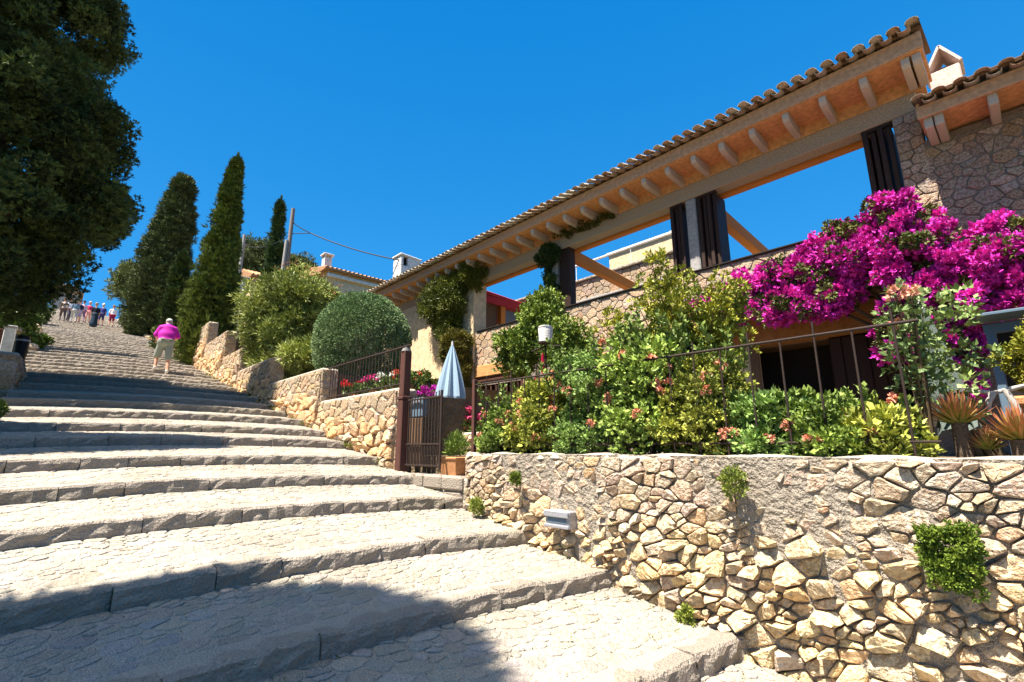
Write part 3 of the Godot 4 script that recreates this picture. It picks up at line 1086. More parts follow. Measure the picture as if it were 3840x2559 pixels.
	roof_slab.box(Vector3(9.0, 7.79, -8.7), Vector3(1.4, 0.05, 16.85), Color.WHITE, Basis(Vector3.BACK, 0.3), 0.005)
	part(o, "roof_board", roof_slab.mesh(), M.oldwood)
	bx(o, "end_board", Vector3(8.36, 7.29, -0.36), Vector3(HX + 0.32, 7.55, -0.32), M.fascia, 0.006)
	bx(o, "back_board", Vector3(HX + 0.3, 7.29, -17.0), Vector3(HX + 0.34, 7.9, -0.4), M.soffit, 0.006)
	tile_roof(o, 8.1, 7.535, -17.1, -0.36, 1.6, 0.3, 0.212)
	# rafters
	var zz := [-0.4, -0.53]
	for k in 29:
		zz.append(-1.05 - k * 0.558)
	var rm := Mb.new()
	# hooked end with a small notch
	var prof := [Vector2(8.4, 7.24), Vector2(8.4, 7.14), Vector2(8.44, 7.085), Vector2(8.56, 7.062), Vector2(9.02, 7.045), Vector2(9.02, 7.24)]
	for e in [-1, 1]:
		for k in range(1, 5):
			rm.trio(Vector3(prof[0].x, prof[0].y, e * 0.05), Vector3(prof[k].x, prof[k].y, e * 0.05), Vector3(prof[k + 1].x, prof[k + 1].y, e * 0.05), Vector3(8.7, 7.15, 0))
	for k in 6:
		var a: Vector2 = prof[k]
		var b: Vector2 = prof[(k + 1) % 6]
		rm.quado(Vector3(a.x, a.y, -0.05), Vector3(b.x, b.y, -0.05), Vector3(b.x, b.y, 0.05), Vector3(a.x, a.y, 0.05), Vector3(8.7, 7.15, 0))
	var rmesh := rm.mesh()
	for z in zz:
		part(o, "rafter", rmesh, M.rafter, Transform3D(Basis(), Vector3(0, rf(-0.006, 0.0), z)))
	# pillars under the beam
	bx(o, "pillar", Vector3(HX + 0.02, 5.1, -4.38), Vector3(HX + 0.27, 6.7, -4.16), M.concrete, 0.02)
	bx(o, "pillar", Vector3(HX + 0.02, 5.1, -7.93), Vector3(HX + 0.27, 6.7, -7.58), M.darkwood, 0.02)
	bx(o, "pillar", Vector3(HX + 0.02, 5.1, -8.45), Vector3(HX + 0.27, 6.7, -8.0), M.concrete, 0.02)
	var sp := bx(o, "stone_pillar", Vector3(HX + 0.015, 5.1, -0.86), Vector3(HX + 0.3, 6.7, -0.53), M.joint, 0.01)
	facade_stones(sp, -0.86, -0.53, 5.1, 6.68, 0.17, 30, HX, lc(0.36, 0.3, 0.26), lc(0.5, 0.4, 0.33))
	# folding shutters, leaves stacked beside the pillars
	for g in [[-4.74, 3], [-4.13, 4], [-1.28, 4]]:
		var s := bx(o, "shutter", Vector3(HX + 0.03, 6.64, g[0]), Vector3(HX + 0.12, 6.695, g[0] + g[1] * 0.1), M.darkwood, 0.004)
		for k in g[1]:
			var lz: float = g[0] + k * 0.1
			bx(s, "leaf", Vector3(HX + 0.0 + 0.05 * (k % 2), 5.12, lz + 0.012), Vector3(HX + 0.44 + 0.05 * (k % 2), 6.63, lz + 0.085), M.darkwood, 0.008)
	# orange tie beams running back
	for t in [[-1.12, 0.1], [-4.05, 0.1], [-7.75, 0.1]]:
		var jm := Mb.new()
		jm.box(Vector3(11.2, 6.42, t[0]), Vector3(3.9, 0.3, 0.2), Color.WHITE, Basis(Vector3.BACK, -0.09), 0.02)
		part(o, "tie_beam", jm.mesh(), M.joist)
		bx(o, "back_post", Vector3(13.0, 4.1, t[0] - 0.1), Vector3(13.2, 6.2, t[0] + 0.1), M.joist, 0.01)
	bx(o, "terrace_floor", Vector3(HX + 0.37, 3.95, -17.0), Vector3(13.4, 4.1, -0.62), M.tread, 0.0)
	# red awning room at the back left
	var aw := Mb.new()
	aw.box(Vector3(11.4, 6.84, -13.7), Vector3(3.2, 0.12, 2.7), Color.WHITE, Basis(Vector3.BACK, -0.05), 0.02)
	part(o, "awning", aw.mesh(), M.red)
	bx(o, "awning_valance", Vector3(9.85, 6.55, -12.42), Vector3(13.0, 6.8, -12.36), M.red, 0.008)
	bx(o, "back_wall", Vector3(10.0, 4.1, -15.0), Vector3(10.95, 6.6, -12.6), M.oldwood, 0.01)
	bx(o, "post", Vector3(11.0, 4.1, -12.66), Vector3(11.22, 6.62, -12.45), M.joist, 0.012)
	var bw := bx(o, "glass_door", Vector3(11.24, 4.1, -12.62), Vector3(13.0, 6.5, -12.56), M.glass, 0.004)
	bx(bw, "frame", Vector3(12.0, 4.1, -12.555), Vector3(12.06, 6.5, -12.52), M.darkwood, 0.004)
	# lamp on the wall under the awning
	var lamp := thing("wall_lamp", "small dark round wall lamp on the brown terrace wall under the red awning", "lamp", Vector3(10.25, 6.25, -12.58))
	pipe(lamp, "bracket", [Vector3(0, 0.05, 0), Vector3(0, 0.08, 0.1)], [0.02], M.iron, 6)
	pipe(lamp, "shade", [Vector3(0, 0.08, 0.1), Vector3(0, 0.0, 0.1), Vector3(0, -0.1, 0.1)], [0.04, 0.1, 0.09], M.black, 10)
	pipe(lamp, "globe", [Vector3(0, -0.09, 0.1), Vector3(0, -0.15, 0.1), Vector3(0, -0.19, 0.1)], [0.075, 0.065, 0.02], M.concrete, 10)

func right_house() -> void:
	var o := thing("stone_house", "brown stone house at the right edge with a lower tiled eave and pink chimney", "house")
	var wall := bx(o, "wall", Vector3(HX + 0.002, 1.2, -0.6), Vector3(HX + 0.5, 6.15, 5.0), M.joint, 0.0)
	facade_stones(wall, -0.6, 1.6, 3.0, 6.0, 0.15, 220, HX, lc(0.3, 0.26, 0.24), lc(0.52, 0.42, 0.36))
	facade_stones(wall, 1.6, 5.0, 1.5, 6.0, 0.3, 0, HX, lc(0.34, 0.29, 0.26), lc(0.52, 0.42, 0.35))
	bx(o, "side_wall", Vector3(HX + 0.5, 1.2, -0.6), Vector3(HX + 5.0, 6.15, -0.3), M.orange, 0.0)
	bx(o, "soffit", Vector3(8.4, 6.2, -0.5), Vector3(HX + 0.3, 6.235, 5.0), M.soffit, 0.0)
	bx(o, "fascia", Vector3(8.35, 6.17, -0.52), Vector3(8.395, 6.36, 5.0), M.fascia, 0.008)
	var sl := Mb.new()
	sl.box(Vector3(9.6, 6.86, 2.25), Vector3(2.7, 0.05, 5.4), Color.WHITE, Basis(Vector3.BACK, 0.3), 0.005)
	part(o, "roof_board", sl.mesh(), M.oldwood)
	bx(o, "end_board", Vector3(8.4, 6.24, -0.515), Vector3(9.4, 6.44, -0.475), M.fascia, 0.006)
	tile_roof(o, 8.16, 6.37, -0.46, 5.0, 2.8, 0.3, 0.212)
	for z in [-0.42, -0.305, 0.235, 0.8, 1.36, 1.92, 2.48]:
		bx(o, "rafter", Vector3(8.41, 6.02, z - 0.05), Vector3(9.02, 6.195, z + 0.05), M.rafter, 0.012)
	# chimney with a gabled top open at the front
	var c := bx(o, "chimney", Vector3(10.5, 6.3, -0.4), Vector3(11.0, 8.12, 0.02), M.pink, 0.015)
	var cm := Mb.new()
	for s in [-1, 1]:
		cm.box(Vector3(10.75, 8.36, -0.19 + s * 0.115), Vector3(0.54, 0.5, 0.05), Color.WHITE, Basis(Vector3.RIGHT, -s * 0.5), 0.008)
	cm.box(Vector3(10.97, 8.27, -0.19), Vector3(0.04, 0.3, 0.2), Color.WHITE, Basis(), 0.004)
	part(c, "gable_cap", cm.mesh(), M.pink)

func simple_house(called: String, label: String, lo: Vector3, hi: Vector3, wallm: Material, ridge: float, along_z: bool, tops: Color) -> Node3D:
	var o := thing(called, label, "house")
	bx(o, "wall", lo, hi, wallm, 0.02)
	var mb := Mb.new()
	var e := 0.35
	var y := hi.y
	var mid := (lo + hi) * 0.5
	var a := Vector3(lo.x - e, y, lo.z - e); var b := Vector3(hi.x + e, y, lo.z - e)
	var d := Vector3(hi.x + e, y, hi.z + e); var f := Vector3(lo.x - e, y, hi.z + e)
	var g := Vector3(mid.x, y + ridge, lo.z - e) if along_z else Vector3(lo.x - e, y + ridge, mid.z)
	var h := Vector3(mid.x, y + ridge, hi.z + e) if along_z else Vector3(hi.x + e, y + ridge, mid.z)
	var inside := mid + Vector3(0, -1, 0)
	if along_z:
		mb.quado(a, f, h, g, inside, tops); mb.quado(b, d, h, g, inside, tops)
		mb.trio(a, b, g, inside, tops); mb.trio(f, d, h, inside, tops)
	else:
		mb.quado(a, b, h, g, inside, tops); mb.quado(f, d, h, g, inside, tops)
		mb.trio(a, f, g, inside, tops); mb.trio(b, d, h, inside, tops)
	mb.quado(a + Vector3(0, -0.12, 0), b + Vector3(0, -0.12, 0), d + Vector3(0, -0.12, 0), f + Vector3(0, -0.12, 0), mid + Vector3(0, 50, 0), tops)
	for s in [[a, b], [b, d], [d, f], [f, a]]:
		mb.quado(s[0], s[1], s[1] + Vector3(0, -0.12, 0), s[0] + Vector3(0, -0.12, 0), mid, tops)
	var roof := part(o, "roof", mb.mesh(), M.tile)
	# rows of cover tiles on the slopes
	var rows := Mb.new()
	var ln := (hi.z - lo.z + 2 * e) if along_z else (hi.x - lo.x + 2 * e)
	var n := int(ln / 0.3)
	for k in n + 1:
		var u := (k + 0.5) / (n + 1.0)
		for s in [[a, f, g, h], [b, d, g, h]] if along_z else [[a, b, g, h], [f, d, g, h]]:
			rows.tube([s[0].lerp(s[1], u) + Vector3(0, 0.01, 0), s[2].lerp(s[3], u) + Vector3(0, 0.01, 0)], [0.08], 6, vary(tops, 0.2))
	part(roof, "tile_rows", rows.mesh(), M.tile)
	return o

func back_buildings() -> void:
	var tops := lc(0.55, 0.3, 0.16)
	var y := simple_house("yellow_house", "yellow house with a low tiled roof behind the oleander and round bush", Vector3(11.5, 6.0, -36.0), Vector3(18.5, 13.05, -30.0), M.yellow, 0.75, false, tops)
	bx(y, "cornice", Vector3(11.4, 12.5, -29.98), Vector3(18.6, 12.72, -29.8), M.white, 0.02)
	bx(y, "shutter_panel", Vector3(11.9, 10.0, -29.99), Vector3(15.2, 12.3, -29.93), M.cream, 0.01)
	bx(y, "drainpipe", Vector3(15.3, 8.0, -29.98), Vector3(15.55, 12.45, -29.9), M.iron, 0.02)
	var ch := bx(y, "chimney", Vector3(11.45, 12.9, -31.2), Vector3(11.95, 14.1, -30.7), M.white, 0.02)
	bx(ch, "cap", Vector3(11.35, 14.25, -31.3), Vector3(12.05, 14.36, -30.6), M.white, 0.02)
	for s in [[11.45, -31.2], [11.85, -31.2], [11.45, -30.8], [11.85, -30.8]]:
		bx(ch, "cap_leg", Vector3(s[0], 14.1, s[1]), Vector3(s[0] + 0.1, 14.25, s[1] + 0.1), M.white, 0.01)
	var w := thing("white_chimney", "big whitewashed chimney with a dark opening at the far end of the long tiled roof", "chimney", Vector3(13.8, 7.5, -24.0))
	bx(w, "stack", Vector3(-0.65, 0.0, -0.5), Vector3(0.65, 4.45, 0.4), M.white, 0.03)
	bx(w, "cheek", Vector3(-0.2, 4.45, -0.5), Vector3(0.65, 5.0, 0.4), M.white, 0.03)
	bx(w, "cheek", Vector3(-0.65, 4.45, -0.5), Vector3(-0.48, 5.0, 0.4), M.white, 0.02)
	bx(w, "flue_opening", Vector3(-0.48, 4.45, -0.45), Vector3(-0.2, 4.98, 0.2), M.dark, 0.0)
	var wm := Mb.new()
	wm.box(Vector3(0.0, 5.06, -0.05), Vector3(1.45, 0.12, 1.0), Color.WHITE, Basis(Vector3.BACK, -0.05), 0.03)
	part(w, "hood", wm.mesh(), M.white)
	simple_house("stone_cottage", "small house with a terracotta tiled roof between the two wooden poles", Vector3(9.3, 7.5, -44.0), Vector3(16.0, 14.3, -38.5), M.cream, 1.2, false, tops)
	var wh := thing("white_shed", "little white flat roofed shed beside the pole right of the cypress", "shed", Vector3(7.6, 8.0, -36.5))
	bx(wh, "wall", Vector3(-0.55, 0, -0.8), Vector3(0.55, 5.0, 0.8), M.white, 0.02)
	bx(wh, "roof", Vector3(-0.7, 5.0, -0.95), Vector3(0.7, 5.12, 0.95), M.steel, 0.02)
	bx(wh, "door", Vector3(-0.57, 3.0, -0.4), Vector3(-0.552, 4.6, 0.4), M.darkwood, 0.005)
	# walls and a cream building seen through the open terrace
	var t := thing("terrace_wall", "grey brown rubble wall of the terrace behind the long house", "wall")
	bx(t, "wall_core", Vector3(14.02, 3.5, -22.0), Vector3(14.6, 7.88, -6.2), M.joint, 0.02)
	facade_stones(t, -17.5, -6.3, 5.8, 7.85, 0.26, 0, 14.0, lc(0.34, 0.3, 0.26), lc(0.56, 0.47, 0.38))
	bx(t, "coping", Vector3(13.9, 7.88, -22.0), Vector3(14.65, 7.95, -6.1), M.render, 0.01)
	bx(t, "ledge", Vector3(13.82, 7.0, -17.5), Vector3(14.0, 7.07, -7.6), M.concrete, 0.01)
	var rl := thing("white_railing", "white metal handrail on the rubble wall seen under the long beam", "railing")
	pipe(rl, "handrail", [Vector3(14.1, 8.62, -11.6), Vector3(14.1, 8.62, -6.4)], [0.045], M.white)
	for k in 3:
		pipe(rl, "post", [Vector3(14.1, 7.9, -11.5 + k * 2.5), Vector3(14.1, 8.6, -11.5 + k * 2.5)], [0.016], M.white, 6)
	var cb := thing("cream_house", "cream flat topped building behind the white railing under the long beam", "house")
	bx(cb, "wall", Vector3(19.0, 5.0, -13.4), Vector3(25.0, 11.0, -9.9), M.cream, 0.03)
	bx(cb, "roof_slab", Vector3(18.9, 11.0, -13.5), Vector3(25.1, 11.12, -9.8), M.white, 0.02)
	bx(cb, "chimney", Vector3(20.0, 11.1, -10.6), Vector3(20.5, 11.7, -10.1), M.white, 0.02)
	bx(cb, "chimney", Vector3(20.0, 11.1, -12.8), Vector3(20.4, 11.5, -12.4), M.white, 0.02)
	# the houses where the stairs end
	var eh := simple_house("hilltop_house", "pinkish stone house at the very top of the stairs", Vector3(-3.2, 18.0, -104.0), Vector3(-0.3, 24.8, -97.0), M.pink, 1.2, true, tops)
	bx(eh, "window", Vector3(-1.9, 23.5, -97.0), Vector3(-1.2, 24.7, -96.96), M.dark, 0.0)
	bx(eh, "door", Vector3(-0.9, 20.6, -97.0), Vector3(0.0, 22.9, -96.95), M.dark, 0.0)

# ---------------------------------------------------------------- iron work and garden things
func gate_and_fences() -> void:
	var p := thing("gate_post", "tall brown painted iron post beside the garden gate", "post", Vector3(3.68, 1.3, -6.3))
	bx(p, "shaft", Vector3(-0.07, -0.1, -0.07), Vector3(0.07, 1.0, 0.07), M.rust, 0.012)
	bx(p, "collar", Vector3(-0.08, 1.0, -0.08), Vector3(0.08, 1.05, 0.08), M.rust, 0.01)
	bx(p, "upper_shaft", Vector3(-0.062, 1.05, -0.062), Vector3(0.062, 1.72, 0.062), M.rust, 0.012)
	pipe(p, "cap", [Vector3(0, 1.72, 0), Vector3(0, 1.76, 0), Vector3(0, 1.79, 0)], [0.08, 0.06, 0.005], M.concrete, 8)
	var g := thing("garden_gate", "dark iron garden gate of thin vertical bars, closed beside the brown post", "gate", Vector3(3.68, 1.36, -6.2))
	for y in [0.02, 0.3, 0.92]:
		bx(g, "rail", Vector3(-0.012, y - 0.012, 0.02), Vector3(0.012, y + 0.012, 0.86), M.iron, 0.003)
	for k in 11:
		pipe(g, "bar", [Vector3(0, 0.0, 0.05 + k * 0.075), Vector3(0, 0.99 if k < 10 else 1.0, 0.05 + k * 0.075)], [0.008], M.iron, 6)
	for k in 10:
		pipe(g, "short_bar", [Vector3(0, 0.02, 0.0875 + k * 0.075), Vector3(0, 0.3, 0.0875 + k * 0.075)], [0.006], M.iron, 6)
	pipe(g, "frame_upright", [Vector3(0, -0.02, 0.86), Vector3(0, 1.0, 0.86)], [0.018], M.iron, 8)
	bx(g, "plank", Vector3(0.03, 0.02, 0.03), Vector3(0.055, 0.66, 0.14), M.oldwood, 0.006)
	bx(g, "plank", Vector3(0.03, 0.02, 0.147), Vector3(0.055, 0.66, 0.255), M.oldwood, 0.006)
	bx(g, "plank", Vector3(0.03, 0.02, 0.262), Vector3(0.055, 0.66, 0.37), M.oldwood, 0.006)
	var mb := thing("letter_box", "dark metal letter box behind the gate bars", "letter box", Vector3(3.76, 2.04, -6.0))
	bx(mb, "case", Vector3(-0.04, 0.0, -0.13), Vector3(0.06, 0.27, 0.13), M.blue, 0.01)
	bx(mb, "flap", Vector3(-0.048, 0.19, -0.1), Vector3(-0.041, 0.23, 0.1), M.steel, 0.002)

	var f := thing("iron_fence", "rusty thin railing on the near retaining wall, grown through by the flowering hedge", "fence")
	var x := 3.83
	pipe(f, "top_rail", [Vector3(x, 2.39, -4.84), Vector3(x, 2.38, -0.42)], [0.011], M.iron, 6)
	pipe(f, "bottom_rail", [Vector3(x, 1.64, -4.84), Vector3(x, 1.64, -0.42)], [0.009], M.iron, 6)
	bx(f, "post", Vector3(x - 0.025, 1.5, -4.86), Vector3(x + 0.025, 2.46, -4.81), M.rust, 0.005)
	for k in 19:
		var z := -4.6 + k * 0.225
		pipe(f, "bar", [Vector3(x, 1.52, z), Vector3(x, 2.39 + (0.09 if k % 2 == 0 else 0.0), z)], [0.0075], M.iron, 6)
	var f2 := thing("iron_fence", "dark iron railing of close bars on the garden wall below the round bush", "fence")
	x = 3.82
	pipe(f2, "top_rail", [Vector3(x, 3.16, -6.4), Vector3(x, 3.16, -9.85)], [0.015], M.iron, 6)
	pipe(f2, "bottom_rail", [Vector3(x, 2.58, -6.4), Vector3(x, 2.58, -9.85)], [0.012], M.iron, 6)
	for k in 29:
		pipe(f2, "bar", [Vector3(x, 2.5, -6.5 - k * 0.115), Vector3(x, 3.22, -6.5 - k * 0.115)], [0.008], M.iron, 5)

func parasol(called: String, label: String, at: Vector3, y0: float, y1: float, r: float, m: Material, lean := Vector3.ZERO) -> Node3D:
	var o := thing(called, label, "parasol", at)
	pipe(o, "pole", [Vector3.ZERO, Vector3(0, y1 - at.y + 0.04, 0) + lean], [0.02], M.white, 8)
	var c := Mb.new()
	var h := y1 - y0
	var pts := []; var rad := []
	for k in 15:
		var u := k / 14.0
		pts.append(Vector3(0, y0 - at.y + h * u, 0) + lean * u)
		var rr := r * (1.0 - pow(u, 1.5)) * (0.92 if u < 0.16 else 1.0) + 0.012
		if absf(u - 0.13) < 0.04:
			rr *= 0.9
		rad.append(rr)
	c.tube(pts, rad, 40, Color.WHITE, 8, 0.2)
	part(o, "canopy", c.mesh(), m)
	var skirt := Mb.new()
	for k in 8:
		var a := TAU * k / 8.0 + 0.2
		var d := Vector3(cos(a), 0, sin(a))
		var s := Vector3(-sin(a), 0, cos(a))
		var b0 := Vector3(0, y0 - at.y + 0.07, 0) + d * r * 0.9
		skirt.quado(b0 - s * 0.09, b0 + s * 0.09, b0 + s * 0.07 + d * 0.03 + Vector3(0, -0.13 - 0.04 * (k % 2), 0), b0 - s * 0.06 + d * 0.04 + Vector3(0, -0.1, 0), Vector3.ZERO)
	part(o, "valance", skirt.mesh(), m)
	pipe(o, "finial", [Vector3(0, y1 - at.y, 0) + lean, Vector3(0, y1 - at.y + 0.07, 0) + lean], [0.02, 0.008], m, 6)
	return o

func rosette(o: Node, called: String, at: Vector3, r: float, n: int, green: Color, tip: Color) -> void:
	var mb := Mb.new()
	for i in n:
		var a := i * 2.399
		var el := lerpf(1.35, 0.05, pow(float(i) / n, 0.8))
		var d := Vector3(cos(a) * cos(el), sin(el), sin(a) * cos(el))
		var side := d.cross(Vector3.UP).normalized()
		var up := side.cross(d)
		var l := r * rf(0.8, 1.1)
		var prev := at
		var w := r * 0.055
		for k in 4:
			var u := (k + 1) / 4.0
			var p := at + d * l * u + up * l * 0.22 * u * u
			var w1 := w * (1.0 - u * u) + 0.001
			var w0 := w * (1.0 - pow(k / 4.0, 2.0)) + 0.001
			var col := green.lerp(tip, clampf(u * 0.95 * u + rf(-0.15, 0.1), 0, 1))
			mb.quado(prev - side * w0, prev + side * w0, p + side * w1, p - side * w1, p - up, col)
			mb.quado(prev - side * w0, prev - up * w0 * 0.7, p - up * w1 * 0.7, p - side * w1, p + up, col)
			mb.quado(prev + side * w0, prev - up * w0 * 0.7, p - up * w1 * 0.7, p + side * w1, p + up, col)
			prev = p
	part(o, called, mb.mesh(), M.leaf)

func garden_things() -> void:
	parasol("garden_parasol", "closed pale blue cloth parasol behind the garden gate", Vector3(5.42, 1.4, -7.6), 2.27, 3.6, 0.27, M.canvas, Vector3(0.03, 0, 0))
	parasol("garden_parasol", "closed grey green parasol beside the aloes at the right", Vector3(5.3, 1.5, -0.46), 1.8, 2.83, 0.095, M.netting, Vector3(-0.02, 0, -0.09))
	# planter by the gate
	var p := thing("planter", "square terracotta planter beside the end of the retaining wall at the gate", "planter", Vector3(3.95, 1.262, -5.3))
	var mb := Mb.new()
	var lo := []; var hi := []; var rim := []
	for k in 4:
		var a := TAU * k / 4.0 + PI / 4
		lo.append(Vector3(cos(a) * 0.22, 0.0, sin(a) * 0.22)); hi.append(Vector3(cos(a) * 0.27, 0.22, sin(a) * 0.27))
		rim.append(Vector3(cos(a) * 0.24, 0.22, sin(a) * 0.24))
	for k in 4:
		mb.quado(lo[k], lo[(k + 1) % 4], hi[(k + 1) % 4], hi[k], Vector3(0, 0.1, 0))
		mb.quado(hi[k], hi[(k + 1) % 4], rim[(k + 1) % 4], rim[k], Vector3.ZERO)
		mb.quado(rim[k], rim[(k + 1) % 4], rim[(k + 1) % 4] * 0.9 + Vector3(0, -0.06, 0), rim[k] * 0.9 + Vector3(0, -0.06, 0), Vector3(0, 2, 0))
	mb.quado(lo[0], lo[1], lo[2], lo[3], Vector3(0, 1, 0))
	part(p, "pot", mb.mesh(), M.terracotta)
	bx(p, "pot_rim", Vector3(-0.2, 0.2, -0.2), Vector3(0.2, 0.235, 0.2), M.terracotta, 0.012)
	bx(p, "soil", Vector3(-0.17, 0.17, -0.17), Vector3(0.17, 0.238, 0.17), M.soil, 0.0)
	var pl := thing("potted_plant", "small bright green grassy plant growing in the terracotta planter", "plant", Vector3(3.95, 1.49, -5.32))
	var cl := Cloud.new()
	blob(cl, Vector3(0, 0.1, -0.02), Vector3(0.13, 0.13, 0.13), 130, 1.0, lc(0.1, 0.16, 0.03), lc(0.2, 0.28, 0.05), 1.2)
	spread(pl, "leaves", cl, sprig(5, 0.09, 0.012, 0.7, 31), M.leaf)
	var cat_ := thing("clay_ornament", "small brown clay ornament standing on the wall end behind the planter", "ornament", Vector3(4.25, 1.5, -5.1))
	pipe(cat_, "body", [Vector3(0, 0, 0), Vector3(0, 0.05, 0), Vector3(0, 0.12, 0), Vector3(0, 0.16, 0)], [0.06, 0.075, 0.05, 0.02], M.terracotta, 10)
	pipe(cat_, "head", [Vector3(-0.02, 0.14, 0), Vector3(-0.03, 0.18, 0), Vector3(-0.03, 0.22, 0)], [0.03, 0.045, 0.015], M.terracotta, 10)
	# low wall in the garden behind the gate
	var lw := thing("low_garden_wall", "low rubble wall inside the garden behind the closed gate", "wall")
	bx(lw, "wall_core", Vector3(4.92, 1.2, -8.6), Vector3(5.2, 1.86, -5.6), M.render, 0.03)
	var xf := func(a: float, b: float, w: float) -> Vector3:
		return Vector3(4.92 - w, b, a)
	lay_stones(lw, "stone", cells(PackedVector2Array([Vector2(-8.6, 1.2), Vector2(-5.6, 1.2), Vector2(-5.6, 1.84), Vector2(-8.6, 1.84)]), 0.16, 0.5, 1.3, 0.0), xf, func(_q): return rf(0.02, 0.05), 0.012, 0.5, func(_q): return stone_color(lc(0.42, 0.36, 0.3), lc(0.6, 0.48, 0.34), 0.5), 50, M.stone)
	# flower pots behind the railing
	var cols := [[lc(0.55, 0.02, 0.03), "red"], [lc(0.6, 0.05, 0.25), "pink"], [lc(0.75, 0.75, 0.72), "white"], [lc(0.55, 0.1, 0.05), "coral"]]
	for k in 4:
		var at := Vector3(4.16, 2.42, [-8.95, -8.1, -7.55, -7.0][k])
		var o := thing("flower_pot", "terracotta pot of %s geraniums behind the railing of close bars" % cols[k][1], "flower pot", at, "geranium pots behind the railing")
		pipe(o, "pot", [Vector3.ZERO, Vector3(0, 0.16, 0), Vector3(0, 0.161, 0), Vector3(0, 0.2, 0)], [0.08, 0.12, 0.135, 0.135], M.terracotta, 12)
		var lf := Cloud.new()
		blob(lf, Vector3(0, 0.27, 0), Vector3(0.24, 0.13, 0.27), 220, 1.0, lc(0.05, 0.09, 0.02), lc(0.12, 0.18, 0.04), 0.6)
		spread(o, "leaves", lf, sprig(4, 0.05, 0.04, 1.1, 40 + k), M.leaf)
		var fl := Cloud.new()
		for q in 9:
			blob(fl, Vector3(rf(-0.22, 0.22), 0.38 + rf(-0.07, 0.08), rf(-0.26, 0.26)), Vector3(0.05, 0.035, 0.05), 16, 1.0, cols[k][0], cols[k][0] * 1.2, 0.8)
		spread(o, "blossoms", fl, sprig(5, 0.03, 0.026, 1.3, 50 + k), M.petal)
	# lantern stand
	var l := thing("lantern_stand", "white pail shaped lantern on a thin iron stand among the climbing plants", "lantern", Vector3(5.55, 1.4, -5.2))
	pipe(l, "stem", [Vector3.ZERO, Vector3(0, 1.8, 0)], [0.014], M.iron, 6)
	pipe(l, "pail", [Vector3(0, 1.87, 0), Vector3(0, 2.1, 0)], [0.105, 0.12], M.white, 16)
	pipe(l, "lid", [Vector3(0, 2.1, 0), Vector3(0, 2.125, 0)], [0.125, 0.11], M.white, 16)
	pipe(l, "cross_arm", [Vector3(0, 1.76, -0.32), Vector3(0, 1.8, 0), Vector3(0, 1.76, 0.32)], [0.012], M.iron, 6)
	pipe(l, "tray", [Vector3(0, 1.84, 0), Vector3(0, 1.865, 0)], [0.11, 0.13], M.iron, 12)
	for k in 2:
		var w := thing("hanging_glass", ["red glass lantern hanging under the white pail lantern", "smaller pink red glass hanging lower beside the iron stand"][k], "lantern", [Vector3(5.5, 2.75, -5.22), Vector3(5.5, 2.4, -5.38)][k], "red hanging glass lanterns")
		pipe(w, "chain", [Vector3(0, 0.32, 0), Vector3(0, 0.5, 0)], [0.005], M.iron, 5)
		pipe(w, "glass", [Vector3(0, 0, 0), Vector3(0, 0.06, 0), Vector3(0, 0.14, 0), Vector3(0, 0.2, 0), Vector3(0, 0.3, 0), Vector3(0, 0.34, 0)], [0.015, 0.036, 0.022, 0.034, 0.022, 0.006], M.wine, 10)
	# right end: aloes, driftwood, blue frame, planter
	var a1 := thing("aloe", "large red and green aloe rosette on a dark stem beside the hedge end", "aloe", Vector3(4.2, 1.5, -0.36), "aloe plants")
	rosette(a1, "leaves", Vector3(0, 0.26, 0), 0.21, 95, lc(0.12, 0.17, 0.035), lc(0.3, 0.1, 0.05))
	rosette(a1, "side_leaves", Vector3(-0.02, 0.1, 0.12), 0.13, 50, lc(0.12, 0.17, 0.035), lc(0.28, 0.11, 0.05))
	pipe(a1, "stem", [Vector3(0, 0, 0), Vector3(0, 0.26, 0)], [0.045, 0.04], M.bark, 8)
	var a2 := thing("aloe", "orange red aloe rosette at the right edge on the wall", "aloe", Vector3(4.15, 1.48, -0.1), "aloe plants")
	rosette(a2, "leaves", Vector3(0, 0.17, 0), 0.21, 80, lc(0.15, 0.17, 0.035), lc(0.42, 0.14, 0.06))
	pipe(a2, "stem", [Vector3(0, 0, 0), Vector3(0, 0.17, 0)], [0.05], M.bark, 8)
	var dw := thing("driftwood", "bleached twisted driftwood branch behind the aloes", "driftwood", Vector3(4.75, 1.5, -0.3))
	pipe(dw, "branch", [Vector3(0, 0.46, -0.12), Vector3(0, 0.51, -0.02), Vector3(0.01, 0.48, 0.1), Vector3(0.0, 0.5, 0.2), Vector3(0.02, 0.54, 0.34)], [0.014, 0.02, 0.013, 0.017, 0.007], M.rope, 7)
	pipe(dw, "branch", [Vector3(0, 0.5, 0.16), Vector3(-0.01, 0.4, 0.19), Vector3(0, 0.28, 0.21), Vector3(0, 0.0, 0.22)], [0.018, 0.022, 0.02, 0.02], M.rope, 7)
	pipe(dw, "branch", [Vector3(0, 0.48, 0.1), Vector3(-0.02, 0.42, 0.07), Vector3(-0.02, 0.34, 0.06)], [0.022, 0.018, 0.008], M.rope, 7)
	var bp := thing("planter", "long terracotta trough behind the driftwood at the right edge", "planter", Vector3(5.2, 1.5, 0.15))
	bx(bp, "pot", Vector3(-0.15, 0.0, -0.25), Vector3(0.15, 0.44, 0.5), M.terracotta, 0.02)
	bx(bp, "pot_rim", Vector3(-0.18, 0.4, -0.28), Vector3(0.18, 0.47, 0.53), M.terracotta, 0.015)
	var bf := thing("blue_frame", "blue grey painted metal door frame at the right edge behind the bougainvillea", "frame", Vector3(6.6, 1.5, 0.0))
	bx(bf, "upright", Vector3(-0.03, 0.0, -0.24), Vector3(0.03, 1.27, -0.17), M.blue, 0.008)
